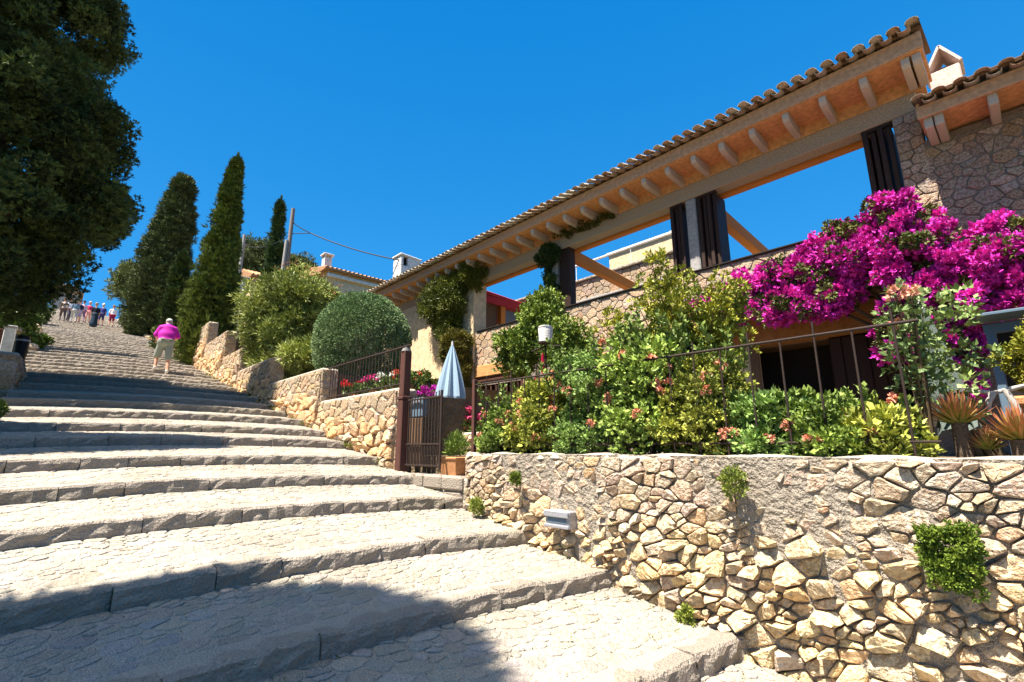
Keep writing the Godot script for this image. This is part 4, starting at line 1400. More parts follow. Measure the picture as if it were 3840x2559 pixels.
	bx(bf, "upright", Vector3(-0.03, 0.0, 0.7), Vector3(0.03, 1.3, 0.77), M.blue, 0.008)
	bx(bf, "head_rail", Vector3(-0.035, 1.2, -0.25), Vector3(0.035, 1.3, 0.78), M.blue, 0.008)
	bx(bf, "canopy_sheet", Vector3(-0.3, 1.33, -0.28), Vector3(0.1, 1.36, 0.85), M.blue, 0.005)
	bx(bf, "pane", Vector3(-0.005, 0.02, -0.165), Vector3(0.005, 1.195, 0.695), M.dark, 0.0)
	# steel step light let into the wall
	var sl := thing("step_light", "small steel step light with a dark slot set into the retaining wall", "light", Vector3(3.6, 0.96, -3.2))
	bx(sl, "case", Vector3(-0.07, -0.075, -0.15), Vector3(0.08, 0.075, 0.15), M.steel, 0.008)
	bx(sl, "hood", Vector3(-0.095, 0.02, -0.15), Vector3(-0.071, 0.075, 0.15), M.steel, 0.006)
	bx(sl, "slot", Vector3(-0.0745, -0.03, -0.115), Vector3(-0.0715, 0.015, 0.115), M.blue, 0.001)
	bx(sl, "sill", Vector3(-0.09, -0.075, -0.15), Vector3(-0.071, -0.045, 0.15), M.steel, 0.006)

# ---------------------------------------------------------------- trees
const DK := Color(0.022, 0.036, 0.012)
const LT := Color(0.1, 0.145, 0.03)

func cypress(label: String, at: Vector3, h: float, r: float, clumps: int, per: int, size: float, dark := DK, light := LT, group := "", lean := 0.0) -> Node3D:
	var o := thing("cypress", label, "tree", at, group)
	pipe(o, "trunk", [Vector3(0, -0.6, 0), Vector3(0, h * 0.5, 0), Vector3(lean, h * 0.93, 0)], [r * 0.2 + 0.05, r * 0.13, 0.02], M.bark, 8)
	var cl := Cloud.new()
	for i in clumps:
		var t := rng.randf()
		t = t * 0.97 + 0.02
		var pr := r * minf(1.0, 0.5 + t * 3.5) * pow(1.0 - t, 0.85) + 0.04
		var a := rf(0, TAU)
		var q := pr * rf(0.5, 1.06)
		var cr := pr * 0.3 + 0.06
		blob(cl, Vector3(cos(a) * q + lean * t, t * h, sin(a) * q), Vector3(cr, cr * 1.9 + 0.12, cr), per, size, dark, light, 1.1)
	for k in 70:
		var t := rf(0.03, 0.95)
		var pr := r * minf(1.0, 0.5 + t * 3.5) * pow(1.0 - t, 0.85) + 0.05
		var a := rf(0, TAU)
		var s := size * rf(1.0, 1.9)
		cl.xf.append(Transform3D(aim(Vector3(cos(a), rf(0.7, 2.2), sin(a)), rf(0, TAU)).scaled(Vector3(s, s * 1.3, s)), Vector3(cos(a) * pr * 1.15 + lean * t, t * h, sin(a) * pr * 1.15)))
		cl.co.append(dark.lerp(light, rng.randf()))
	for k in 16:
		cl.xf.append(Transform3D(Basis().scaled(Vector3(size, size, size)), Vector3(lean * 1.0, h * (0.97 + 0.004 * k), 0)))
		cl.co.append(light)
	spread(o, "foliage", cl, sprig(6, 0.16, 0.03, 0.6, 71), M.needle)
	return o

func pine(called: String, label: String, at: Vector3, h: float, rad: Vector3, clumps: int, per: int, size: float, dark: Color, light: Color, group := "") -> Node3D:
	var o := thing(called, label, "tree", at, group)
	pipe(o, "trunk", [Vector3(0, -0.8, 0), Vector3(0.1, h * 0.5, 0), Vector3(0, h * 0.9, 0)], [0.2, 0.15, 0.06], M.bark, 8)
	var cl := Cloud.new()
	for i in clumps:
		var d := Vector3(rng.randfn(), rng.randfn(), rng.randfn()).normalized()
		if d.y < -0.3:
			d.y = -d.y
		var c := Vector3(d.x * rad.x, h - rad.y + d.y * rad.y, d.z * rad.z) * 1.0
		c = Vector3(0, h - rad.y, 0).lerp(c, rf(0.5, 0.9))
		var cr := minf(rad.x, rad.y) * rf(0.22, 0.36)
		blob(cl, c, Vector3(cr * 1.15, cr * 0.85, cr * 1.15), per, size, dark, light, 0.5)
		if i % 6 == 0:
			pipe(o, "limb", [Vector3(0.05, h * 0.45, 0), c * Vector3(0.5, 0.9, 0.5), c], [0.07, 0.05, 0.02], M.bark, 5)
	spread(o, "foliage", cl, sprig(6, 0.2, 0.045, 1.1, 77), M.needle)
	return o

func trees() -> void:
	# the great dark tree leaning over the stairs
	var o := thing("great_cypress", "huge dark evergreen filling the left edge, its crown hanging over the stairs", "tree", Vector3(-2.5, 2.2, -13.8))
	pipe(o, "trunk", [Vector3(-0.4, -0.8, 0), Vector3(-0.3, 3, 0), Vector3(0.1, 8, 0), Vector3(0.2, 12.5, 0)], [0.42, 0.34, 0.25, 0.05], M.bark, 10)
	pipe(o, "limb", [Vector3(-0.3, 2.6, 0), Vector3(0.6, 3.6, 0.4), Vector3(1.9, 4.4, 0.9)], [0.16, 0.12, 0.04], M.bark, 7)
	pipe(o, "limb", [Vector3(-0.1, 4.6, 0), Vector3(0.9, 5.7, 0.3), Vector3(2.0, 6.6, 0.4)], [0.15, 0.1, 0.04], M.bark, 7)
	var cl := Cloud.new()
	for i in 820:
		var y := rf(2.0, 13.2)
		var a := rf(0, TAU)
		var rr := 2.55
		if y < 3.6:
			rr = lerpf(2.2, 2.5, clampf((y - 2.0) / 0.8, 0.0, 1.0))
		elif y < 6.6:
			rr = 2.85
		elif y > 9.0:
			rr = 2.5 * sqrt(maxf(0.02, 1.0 - pow((y - 9.0) / 4.4, 2.0)))
		rr *= 1.0 + 0.07 * sin(y * 2.1 + 1.0)
		var q := rr * rf(0.62, 0.9)
		var cr := rf(0.2, 0.44)
		var c := Vector3(cos(a) * q, y, sin(a) * q * 0.92)
		if y < 3.6:
			c.x -= 0.1
		blob(cl, c, Vector3(cr, cr * 0.9, cr), 185, 1.0, Color(0.012, 0.021, 0.006), Color(0.15, 0.2, 0.055), 0.35)
	for i in 85:
		var cr := rf(0.25, 0.42)
		blob(cl, Vector3(rf(1.3, 2.85), rf(3.7, 5.0) if i % 2 == 0 else rf(4.5, 6.6), rf(-1.0, 0.9)), Vector3(cr, cr, cr), 185, 1.0, Color(0.012, 0.021, 0.006), Color(0.15, 0.2, 0.055), 0.35)
	spread(o, "foliage", cl, sprig(9, 0.07, 0.024, 1.1, 73), M.needle)
	# trees whose shadows cross the steps
	pine("shade_tree", "broad evergreen left of the lowest steps, outside the picture, shading them", Vector3(-2.9, 0.4, -3.08), 10.6, Vector3(1.0, 3.4, 0.72), 170, 60, 1.3, DK, LT, "")
	cypress("slim cypress left of the stairs, outside the picture, whose pointed shadow crosses the steps", Vector3(-2.8, 1.5, -8.5), 10.4, 0.95, 200, 60, 1.3)
	cypress("slim cypress at the left edge of the stairs behind the great dark tree", Vector3(-3.2, 4.4, -24.2), 12.5, 1.1, 160, 40, 1.5)
	# right of the stairs
	cypress("tall slender cypress with a pointed top, left of the wooden poles", Vector3(3.95, 4.7, -23.0), 9.7, 1.0, 330, 85, 0.9, Color(0.04, 0.065, 0.012), Color(0.19, 0.24, 0.04), "", 0.3)
	var bc := thing("broad_cypress", "broad dark conical cypress between the great tree and the slender cypress", "tree", Vector3(3.9, 9.0, -42.0))
	bc.scale = Vector3(1.14, 1.08, 1.14)
	pipe(bc, "trunk", [Vector3(0, -0.8, 0), Vector3(0.3, 6.0, 0), Vector3(1.0, 11.0, 0)], [0.3, 0.2, 0.04], M.bark, 8)
	var cl2 := Cloud.new()
	for i in 330:
		var t := rng.randf()
		var pr := 2.0 * minf(1.0, 0.42 + t * 2.6) * pow(1.0 - t, 0.8) + 0.12
		var a := rf(0, TAU)
		var cr := rf(0.28, 0.5)
		blob(cl2, Vector3(cos(a) * pr * rf(0.6, 0.95) + 0.5 * t, 0.2 + t * 11.5, sin(a) * pr * 0.9), Vector3(cr, cr * 1.2, cr), 70, 1.5, Color(0.035, 0.05, 0.018), Color(0.14, 0.17, 0.055), 0.6)
	spread(bc, "foliage", cl2, sprig(6, 0.16, 0.035, 0.8, 74), M.needle)
	cypress("small young cypress in front of the broad dark cypress", Vector3(3.65, 6.2, -30.0), 5.6, 0.62, 130, 60, 1.1, DK, LT)
	cypress("thin distant cypress just left of the tall wooden pole", Vector3(9.0, 8.4, -33.0), 9.7, 0.62, 150, 50, 1.3, Color(0.03, 0.055, 0.02), Color(0.09, 0.14, 0.04))
	# rounded trees further up beside the stairs and on the hill
	var far := [[Vector3(3.9, 13.8, -62.0), 7.0, Vector3(2.2, 2.8, 2.4), "grey green bushy tree far up the right side of the stairs"], [Vector3(5.6, 12.2, -53.0), 5.4, Vector3(1.9, 2.2, 1.9), "rounded olive tree beside the people on the stairs"], [Vector3(14.9, 16.2, -60.0), 10.0, Vector3(3.4, 3.6, 3.0), "round pine on the hill between the two wooden poles"], [Vector3(19.2, 16.6, -60.0), 8.6, Vector3(2.9, 2.6, 2.6), "low pine on the hill right of the tall wooden pole"], [Vector3(11.6, 15.6, -58.0), 8.4, Vector3(2.3, 3.2, 2.3), "pine on the hill right behind the slender cypress"], [Vector3(22.5, 13.0, -50.0), 7.2, Vector3(2.4, 2.0, 2.2), "feathery pine behind the yellow house"]]
	for f in far:
		pine("hill_tree", f[3], f[0], f[1], f[2], 75, 55, 1.7, Color(0.06, 0.075, 0.024), Color(0.19, 0.22, 0.07), "trees up the hill")

# ---------------------------------------------------------------- shrubs and flowers
func shrub(called: String, label: String, at: Vector3, blobs: Array, per: float, size: float, dark: Color, light: Color, mesh: Mesh, group := "", cat_ := "shrub") -> Node3D:
	var o := thing(called, label, cat_, at, group)
	var cl := Cloud.new()
	for b in blobs:
		var c: Vector3 = b[0]
		var r: Vector3 = b[1]
		var lumps := int(10 + 26 * b[2])
		for k in lumps:
			var d := Vector3(rng.randfn(), rng.randfn(), rng.randfn()).normalized() * pow(rng.randf(), 0.4)
			var cr := (r.x + r.y + r.z) / 3.0 * rf(0.2, 0.36)
			blob(cl, c + Vector3(d.x * r.x, d.y * r.y, d.z * r.z) * 0.85, Vector3(cr, cr, cr), int(per), size, dark, light, 0.5, 0.5)
	for k in 5:
		var b: Array = blobs[k % blobs.size()]
		var tip: Vector3 = b[0] + Vector3(rf(-0.5, 0.5) * b[1].x, 0, rf(-0.5, 0.5) * b[1].z)
		pipe(o, "stem", [Vector3(rf(-0.1, 0.1), -0.05, rf(-0.1, 0.1)), tip * Vector3(0.5, 0.5, 0.5), tip], [0.02, 0.015, 0.008], M.stem, 6)
	spread(o, "leaves", cl, mesh, M.leaf)
	return o

func blooms(o: Node, called: String, spots: Array, n: int, r: float, col: Color, mesh: Mesh) -> void:
	var cl := Cloud.new()
	for s in spots:
		blob(cl, s, Vector3(r, r, r), n, 1.0, col * 0.75, col * 1.2, 0.5)
	spread(o, called, cl, mesh, M.petal)

func shrubs() -> void:
	var small_leaf := sprig(5, 0.045, 0.026, 1.0, 81)
	var broad := sprig(4, 0.06, 0.036, 1.1, 82)
	var yleaf := sprig(6, 0.055, 0.026, 0.8, 83)
	var petal5 := sprig(6, 0.03, 0.024, 1.35, 84)
	var bract := sprig(5, 0.05, 0.042, 1.2, 85)
	# clipped round bush
	var d := thing("topiary", "large clipped round grey green bush behind the railing", "bush", Vector3(5.05, 2.4, -10.7))
	pipe(d, "trunk", [Vector3(0, -0.2, 0), Vector3(0, 1.6, 0)], [0.1, 0.07], M.bark, 8)
	var cl := Cloud.new()
	for i in 30000:
		var q := Vector3(rng.randfn(), rng.randfn(), rng.randfn()).normalized()
		var rr := rf(0.9, 1.0) + 0.02 * sin(q.x * 17.0) * sin(q.y * 15.0 + q.z * 13.0) + 0.02 * sin(q.x * 5.0 + 1.0) * sin(q.y * 4.0 + q.z * 6.0)
		var p := Vector3(q.x * 1.08, 1.68 + q.y * (1.16 if q.y > 0.0 else 1.45), q.z * 1.08) * 1.0
		p = Vector3(0, 1.68, 0).lerp(p, rr)
		var s := rf(0.7, 1.2)
		cl.xf.append(Transform3D(aim(q + Vector3(rf(-0.6, 0.6), rf(-0.4, 0.8), rf(-0.6, 0.6)), rf(0, TAU)).scaled(Vector3(s, s, s)), p))
		cl.co.append(lc(0.08, 0.13, 0.048).lerp(lc(0.25, 0.35, 0.16), rng.randf()))
	spread(d, "leaves", cl, sprig(4, 0.05, 0.02, 1.0, 86), M.needle)
	# oleander
	var ol := shrub("oleander", "big loose oleander bush left of the clipped round bush", Vector3(4.9, 3.6, -15.4), [[Vector3(-0.1, 2.0, 0.0), Vector3(1.4, 1.5, 1.6), 3.4], [Vector3(0.9, 2.2, -0.3), Vector3(1.0, 1.2, 1.3), 2.0], [Vector3(-0.5, 0.9, 0.3), Vector3(0.7, 0.9, 1.5), 1.6], [Vector3(-0.4, 0.35, 2.4), Vector3(0.6, 0.7, 0.9), 1.0]], 120, 1.6, lc(0.08, 0.11, 0.025), lc(0.4, 0.44, 0.12), sprig(6, 0.085, 0.02, 0.8, 87))
	var spots := []
	for k in 60:
		spots.append(Vector3(rf(-0.9, 1.5), rf(2.2, 3.6), rf(-1.2, 1.2)))
	blooms(ol, "blossoms", spots, 6, 0.07, lc(0.42, 0.17, 0.09), petal5)
	shrub("green_bush", "fresh green bush inside the garden, between gate post and parasol", Vector3(6.2, 1.5, -9.9), [[Vector3(0, 1.2, 0), Vector3(0.5, 0.75, 0.6), 1.5], [Vector3(-0.3, 0.7, 0.6), Vector3(0.5, 0.6, 0.6), 1.0]], 90, 1.3, lc(0.06, 0.09, 0.02), lc(0.24, 0.26, 0.05), small_leaf)
	# ivy masses on the house
	shrub("ivy", "thick hanging ivy mound under the far end of the long eave", Vector3(8.75, 4.6, -12.7), [[Vector3(-0.1, 1.65, 0.0), Vector3(0.45, 0.75, 1.25), 2.2], [Vector3(0.0, 0.9, 0.4), Vector3(0.4, 0.8, 0.7), 1.4], [Vector3(0.05, 2.2, 1.2), Vector3(0.3, 0.45, 0.9), 0.8]], 110, 1.5, lc(0.045, 0.065, 0.012), lc(0.17, 0.19, 0.03), sprig(5, 0.075, 0.018, 1.4, 88), "ivy on the long house", "climber")
	shrub("ivy", "lower yellowish ivy mound below the hanging one, beside the stone parapet", Vector3(8.6, 2.7, -11.7), [[Vector3(-0.05, 1.9, 0.0), Vector3(0.4, 0.55, 0.55), 1.2], [Vector3(0.0, 1.1, 0.0), Vector3(0.4, 0.7, 0.5), 1.0]], 110, 1.4, lc(0.08, 0.08, 0.018), lc(0.24, 0.21, 0.045), sprig(5, 0.075, 0.018, 1.4, 89), "ivy on the long house", "climber")
	var iv := shrub("ivy", "dark ivy wrapped round the pillar and creeping along the long beam", Vector3(8.95, 5.0, -8.2), [[Vector3(0.05, 0.6, 0.0), Vector3(0.2, 0.8, 0.3), 1.1], [Vector3(0.0, 1.6, 0.0), Vector3(0.26, 0.4, 0.42), 1.0]], 70, 1.1, lc(0.025, 0.05, 0.014), lc(0.07, 0.12, 0.03), small_leaf, "ivy on the long house", "climber")
	var trail := Cloud.new()
	for k in 26:
		blob(trail, Vector3(-0.02 + rf(-0.05, 0.03), 2.02 + rf(-0.08, 0.1), 0.3 + k * 0.07), Vector3(0.09, 0.06, 0.08), 26, 0.9, lc(0.05, 0.06, 0.014), lc(0.16, 0.15, 0.03))
	spread(iv, "trailing_leaves", trail, small_leaf, M.leaf)
	shrub("climbing_shrub", "leafy green climber in front of the parapet behind the white lantern", Vector3(7.4, 1.5, -7.3), [[Vector3(0.3, 2.9, 0.0), Vector3(0.55, 0.75, 0.6), 1.8], [Vector3(0.0, 2.2, -0.5), Vector3(0.6, 0.6, 0.6), 1.3], [Vector3(0.2, 2.1, 0.7), Vector3(0.55, 0.8, 0.6), 1.3]], 80, 1.25, lc(0.06, 0.1, 0.02), lc(0.25, 0.33, 0.06), broad)
	# flowering hedge along the fence, bush by bush
	var hedge := [
		[Vector3(4.1, 1.5, -4.5), 0.6, 0.36, 0.4, "leftmost flowering hedge bush beside the fence post", 0],
		[Vector3(4.13, 1.5, -3.85), 0.8, 0.42, 0.42, "flowering hedge bush in front of the left window", 1],
		[Vector3(4.13, 1.5, -3.2), 1.1, 0.44, 0.45, "tall hedge bush with coral blossoms left of the yellow shrub", 2],
		[Vector3(4.13, 1.5, -2.55), 1.2, 0.45, 0.45, "tallest flowering hedge bush, under the yellow green shrub", 3],
		[Vector3(4.13, 1.5, -1.98), 0.85, 0.42, 0.4, "flowering hedge bush left of the dark opening", 4],
		[Vector3(4.13, 1.5, -1.45), 0.46, 0.34, 0.36, "low flowering hedge bush below the dark opening", 5],
		[Vector3(4.13, 1.5, -1.0), 0.43, 0.34, 0.34, "fresh green hedge bush below the right part of the dark opening", 6],
		[Vector3(4.1, 1.5, -0.74), 0.34, 0.3, 0.22, "last hedge bush before the aloes", 7]]
	for h in hedge:
		var hh: float = h[1]
		var rx: float = h[2]
		var rz: float = h[3]
		var bl := [[Vector3(-0.05, hh * 0.28, 0), Vector3(rx * 1.05, hh * 0.34, rz * 1.1), 1.2], [Vector3(0.0, hh * 0.68, 0), Vector3(rx, hh * 0.34, rz), 1.3]]
		var o := shrub("hedge_bush", h[4], h[0], bl, 54, 0.88, [lc(0.06, 0.1, 0.018), lc(0.075, 0.1, 0.018), lc(0.05, 0.095, 0.02)][h[5] % 3], [lc(0.36, 0.48, 0.1), lc(0.48, 0.5, 0.09), lc(0.33, 0.48, 0.13)][h[5] % 3], [small_leaf, broad][h[5] % 2], "flowering hedge bushes behind the fence")
		var sp := []
		for k in 8 if h[5] < 5 else 4:
			var a := rf(PI * 0.55, PI * 1.45)
			var y := rf(0.25, 1.0)
			sp.append(Vector3(cos(a) * rx * 1.05 * sqrt(maxf(0.1, 1.1 - y * y)), y * hh, sin(a) * rz * 1.05))
		blooms(o, "blossoms", sp, 8, 0.026, lc(0.66, 0.27, 0.18), petal5)
		# a few long shoots that stand out of the outline
		var shoots := Cloud.new()
		for k in (16 if h[5] < 5 else 6):
			var base := Vector3(rf(-rx, rx) * 0.6, hh * 0.85, rf(-rz, rz))
			var dir := Vector3(rf(-0.5, 0.3), rf(0.7, 1.2), rf(-0.5, 0.5)).normalized()
			var l := rf(0.15, 0.4) if h[5] < 5 else rf(0.08, 0.16)
			pipe(o, "shoot", [base, base + dir * l], [0.005, 0.003], M.stem, 4)
			for q in 14:
				var u := q / 13.0
				shoots.xf.append(Transform3D(aim(dir + Vector3(rf(-0.8, 0.8), 0.2, rf(-0.8, 0.8)), rf(0, TAU)).scaled(Vector3.ONE * rf(0.7, 1.1)), base + dir * l * u))
				shoots.co.append(lc(0.09, 0.14, 0.03).lerp(lc(0.2, 0.26, 0.06), rng.randf()))
		spread(o, "shoot_leaves", shoots, broad, M.leaf)
	# the yellow green shrub that rises over the hedge
	var yo := thing("yellow_shrub", "tall open shrub with yellow green leaves rising above the hedge", "shrub", Vector3(4.75, 1.5, -2.4))
	var ycl := Cloud.new()
	for k in 52:
		var a := rf(0, TAU)
		var lean := Vector3(cos(a) * rf(0.05, 0.45) - 0.12, 0, sin(a) * rf(0.2, 1.15))
		lean.z = minf(lean.z, 0.5)
		var top := lean + Vector3(0, rf(1.15, 2.05) - absf(lean.z) * 0.4, 0)
		var mid := lean * 0.4 + Vector3(0, top.y * 0.55, 0)
		pipe(yo, "branch", [Vector3(lean.x * 0.1, 0, lean.z * 0.1), mid, top], [0.016, 0.011, 0.004], M.stem, 5)
		for q in 7:
			var u := 0.35 + 0.65 * q / 6.0
			var c := mid.lerp(top, (u - 0.35) / 0.65) + Vector3(rf(-0.09, 0.09), rf(-0.06, 0.06), rf(-0.09, 0.09))
			blob(ycl, c, Vector3(0.085, 0.07, 0.085), 13, 1.0, lc(0.13, 0.17, 0.025), lc(0.4, 0.38, 0.05), 0.8)
	spread(yo, "leaves", ycl, yleaf, M.leaf)
	# climbing rose at the right
	var ro := thing("climbing_rose", "thin climbing rose with sparse leaves on the fence right of the dark opening", "climber", Vector3(4.15, 1.5, -0.5))
	var rcl := Cloud.new()
	var rbl := []
	for k in 8:
		var e := Vector3(rf(-0.15, 0.2), rf(0.7, 1.2), rf(-0.13, 0.1))
		if k > 7:
			e = Vector3(rf(-0.2, 0.1), rf(0.75, 1.0), rf(-0.75, -0.45))
		var mid := e * Vector3(0.3, 0.6, 0.4)
		pipe(ro, "stem", [Vector3(0, 0, 0), mid, e], [0.013, 0.01, 0.004], M.stem, 5)
		for q in 8:
			var c := mid.lerp(e, q / 7.0) + Vector3(rf(-0.08, 0.08), rf(-0.06, 0.06), rf(-0.08, 0.08))
			blob(rcl, c, Vector3(0.06, 0.06, 0.06), 4 if k < 8 else 1, 0.75, lc(0.06, 0.1, 0.03), lc(0.2, 0.28, 0.1), 0.4)
		if k % 2 == 0:
			rbl.append(e)
	for k in 26:
		blob(rcl, Vector3(rf(0.1, 0.5), rf(0.35, 1.15), rf(-0.02, 0.3)), Vector3(0.08, 0.08, 0.08), 9, 0.9, lc(0.06, 0.1, 0.03), lc(0.24, 0.32, 0.1), 0.4)
	spread(ro, "leaves", rcl, broad, M.leaf)
	blooms(ro, "blossoms", rbl, 10, 0.035, lc(0.65, 0.3, 0.22), petal5)
	# bougainvillea
	var bo := thing("bougainvillea", "great magenta bougainvillea climbing over the parapet and the right house wall", "climber", Vector3(8.4, 1.5, -1.2))
	for k in 4:
		pipe(bo, "vine", [Vector3(0.3, 0, 0.5 + k * 0.1), Vector3(0.2, 1.4, 0.3), Vector3(rf(-0.1, 0.3), 2.6, rf(-1.6, 0.8))], [0.05, 0.035, 0.012], M.stem, 6)
	var masses := [[Vector3(0.0, 3.25, 0.2), Vector3(0.4, 0.5, 0.5)], [Vector3(0.1, 3.0, -0.45), Vector3(0.4, 0.45, 0.5)], [Vector3(-0.1, 2.6, 0.5), Vector3(0.45, 0.6, 0.6)], [Vector3(-0.05, 2.7, -0.5), Vector3(0.4, 0.4, 0.6)], [Vector3(0.1, 2.95, -1.2), Vector3(0.3, 0.35, 0.55)], [Vector3(0.1, 2.75, -1.9), Vector3(0.26, 0.36, 0.5)], [Vector3(0.15, 2.5, -2.35), Vector3(0.22, 0.34, 0.34)], [Vector3(-0.15, 2.1, 1.0), Vector3(0.45, 0.55, 0.6)], [Vector3(-0.1, 1.85, 0.35), Vector3(0.4, 0.5, 0.4)], [Vector3(0.0, 1.25, 0.55), Vector3(0.3, 0.5, 0.3)], [Vector3(-0.1, 2.35, 1.6), Vector3(0.45, 0.7, 0.7)], [Vector3(0.0, 2.38, -1.35), Vector3(0.25, 0.26, 0.5)], [Vector3(-0.05, 2.3, -0.7), Vector3(0.28, 0.3, 0.45)], [Vector3(0.1, 2.55, -2.75), Vector3(0.2, 0.3, 0.35)], [Vector3(0.0, 1.6, -0.02), Vector3(0.25, 0.3, 0.2)]]
	var mag := Cloud.new()
	var grn := Cloud.new()
	for m in masses:
		var lumps := int(40.0 * (m[1].x + m[1].y + m[1].z))
		for k in lumps:
			var dd := Vector3(rng.randfn(), rng.randfn(), rng.randfn()).normalized() * pow(rng.randf(), 0.35)
			var c: Vector3 = m[0] + Vector3(dd.x * m[1].x, dd.y * m[1].y, dd.z * m[1].z)
			var cr := rf(0.06, 0.15)
			if rng.randf() < 0.74:
				blob(mag, c, Vector3(cr, cr, cr), int(560 * cr), 1.0, lc(0.36, 0.01, 0.24), lc(0.86, 0.06, 0.6), 0.3)
			else:
				blob(grn, c * Vector3(1, 1, 1), Vector3(cr, cr, cr), 50, 1.0, lc(0.05, 0.07, 0.02), lc(0.16, 0.17, 0.05), 0.3)
	for k in 9:
		var c := Vector3(-0.2, rf(2.6, 3.25), rf(-0.9, 0.5))
		var dir := Vector3(rf(-0.6, 0), rf(-0.2, 0.8), rf(-0.8, 0.8)).normalized()
		for q in 9:
			blob(mag, c + dir * q * 0.035, Vector3(0.03, 0.03, 0.03), 3, 0.9, lc(0.3, 0.01, 0.2), lc(0.65, 0.04, 0.45))
	spread(bo, "bracts", mag, bract, M.petal)
	spread(bo, "leaves", grn, broad, M.leaf)
	# smaller flowers behind the gate
	var b2 := thing("bougainvillea", "small magenta bougainvillea behind the gate bars, left of the blue parasol", "climber", Vector3(5.25, 1.5, -7.95))
	var m2 := Cloud.new()
	for k in 26:
		blob(m2, Vector3(rf(-0.2, 0.2), rf(0.45, 1.25), rf(-0.3, 0.3)), Vector3(0.1, 0.1, 0.1), 40, 1.0, lc(0.22, 0.006, 0.17), lc(0.55, 0.03, 0.45))
	spread(b2, "bracts", m2, bract, M.petal)
	pipe(b2, "stem", [Vector3.ZERO, Vector3(0, 0.9, 0)], [0.02], M.stem, 6)
	var b3 := thing("pink_flowers", "pink flowers over the low garden wall, right of the blue parasol", "flowers", Vector3(5.15, 1.6, -6.75))
	var m3 := Cloud.new()
	for k in 16:
		blob(m3, Vector3(rf(-0.15, 0.15), rf(0.25, 0.65), rf(-0.25, 0.25)), Vector3(0.08, 0.08, 0.08), 30, 1.0, lc(0.35, 0.02, 0.1), lc(0.7, 0.1, 0.22))
	spread(b3, "blossoms", m3, bract, M.petal)
	var m4 := Cloud.new()
	blob(m4, Vector3(0, 0.28, 0), Vector3(0.3, 0.22, 0.4), 420, 1.0, lc(0.06, 0.09, 0.02), lc(0.18, 0.22, 0.05))
	spread(b3, "leaves", m4, broad, M.leaf)
	shrub("round_shrub", "rounded yellow green shrub at the right edge above the trough", Vector3(5.25, 1.95, 0.2), [[Vector3(0, 0.32, 0), Vector3(0.3, 0.4, 0.34), 1.6]], 110, 0.8, lc(0.09, 0.12, 0.015), lc(0.28, 0.27, 0.03), small_leaf)
	# plants rooted in the retaining wall
	var wp := thing("wall_plant", "dense bright green cushion plant growing out of the retaining wall at the right", "plant", Vector3(3.55, 1.05, -0.44), "plants growing in the retaining wall")
	var wc := Cloud.new()
	for k in 46:
		blob(wc, Vector3(rf(-0.06, 0.02), rf(-0.16, 0.15), rf(-0.1, 0.1)), Vector3(0.04, 0.035, 0.04), 42, 0.42, lc(0.07, 0.12, 0.015), lc(0.22, 0.3, 0.04))
	spread(wp, "leaves", wc, small_leaf, M.leaf)
	var tufts := [[Vector3(3.52, 1.36, -1.53), 0.085, "yellow green tuft high on the retaining wall with a dry stem below"], [Vector3(3.52, 1.3, -3.75), 0.05, "small tuft on the retaining wall above the step light"], [Vector3(3.5, 0.98, -4.35), 0.07, "little green weed at the foot of the retaining wall near the gate"], [Vector3(3.5, 0.42, -1.95), 0.05, "tiny weed between the lowest wall stones and the step"]]
	for t in tufts:
		var o := thing("wall_plant", t[2], "plant", t[0], "plants growing in the retaining wall")
		var tc := Cloud.new()
		blob(tc, Vector3.ZERO, Vector3(t[1] * 0.8, t[1] * 1.3, t[1]), 150, 0.55, lc(0.1, 0.14, 0.02), lc(0.3, 0.34, 0.07), 0.8)
		spread(o, "leaves", tc, yleaf, M.leaf)
		if t[1] > 0.08:
			pipe(o, "dry_stem", [Vector3(0, -0.05, 0), Vector3(-0.01, -0.2, 0.01), Vector3(0.01, -0.36, 0.02)], [0.006, 0.005, 0.003], M.stem, 5)
	# specks of dry leaf and weeds at the foot of the wall
	var lit := Cloud.new()
	for k in 420:
		var t := rf(1.2, 7.0)
		var x := 3.6 - pow(rng.randf(), 3.0) * 3.2
		var i := int((t - 1.6) / STEP) if t > 1.7 else -1
		var p := tread_at(i, x, t) + Vector3(0, 0.012, 0)
		if t < edge_t(i) + 0.2 or t > edge_t(i + 1) - 0.02:
			continue
		var s := rf(0.15, 0.5)
		lit.xf.append(Transform3D(aim(Vector3(rf(-1, 1), rf(0.0, 0.3), rf(-1, 1)), rf(0, TAU)).scaled(Vector3(s, s, s)), p))
		lit.co.append(lc(0.22, 0.15, 0.07).lerp(lc(0.12, 0.14, 0.03), rng.randf()))
	spread(self, "leaf_litter", lit, sprig(2, 0.05, 0.025, 1.2, 91), M.leaf)
	var weeds := Cloud.new()
	for k in 46:
		var t := rf(1.5, 20.0)
		var at := Vector3(3.58 + rf(-0.02, 0.03), climb(t) - 0.03, -t)
		if t > 4.6 and t < 6.4:
			continue
		blob(weeds, at, Vector3(0.03, 0.025, 0.06), 14, 0.5, lc(0.09, 0.12, 0.02), lc(0.25, 0.26, 0.06), 0.8)
	spread(self, "wall_foot_weeds", weeds, yleaf, M.leaf)
	# greenery on the left
	shrub("green_bush", "leafy green bush behind the black bin at the left", Vector3(-1.5, 4.6, -22.5), [[Vector3(0, 1.0, 0), Vector3(0.55, 0.9, 0.6), 1.3], [Vector3(0.3, 0.4, -0.6), Vector3(0.5, 0.5, 0.5), 0.8]], 80, 1.9, lc(0.045, 0.08, 0.015), lc(0.14, 0.21, 0.04), broad)
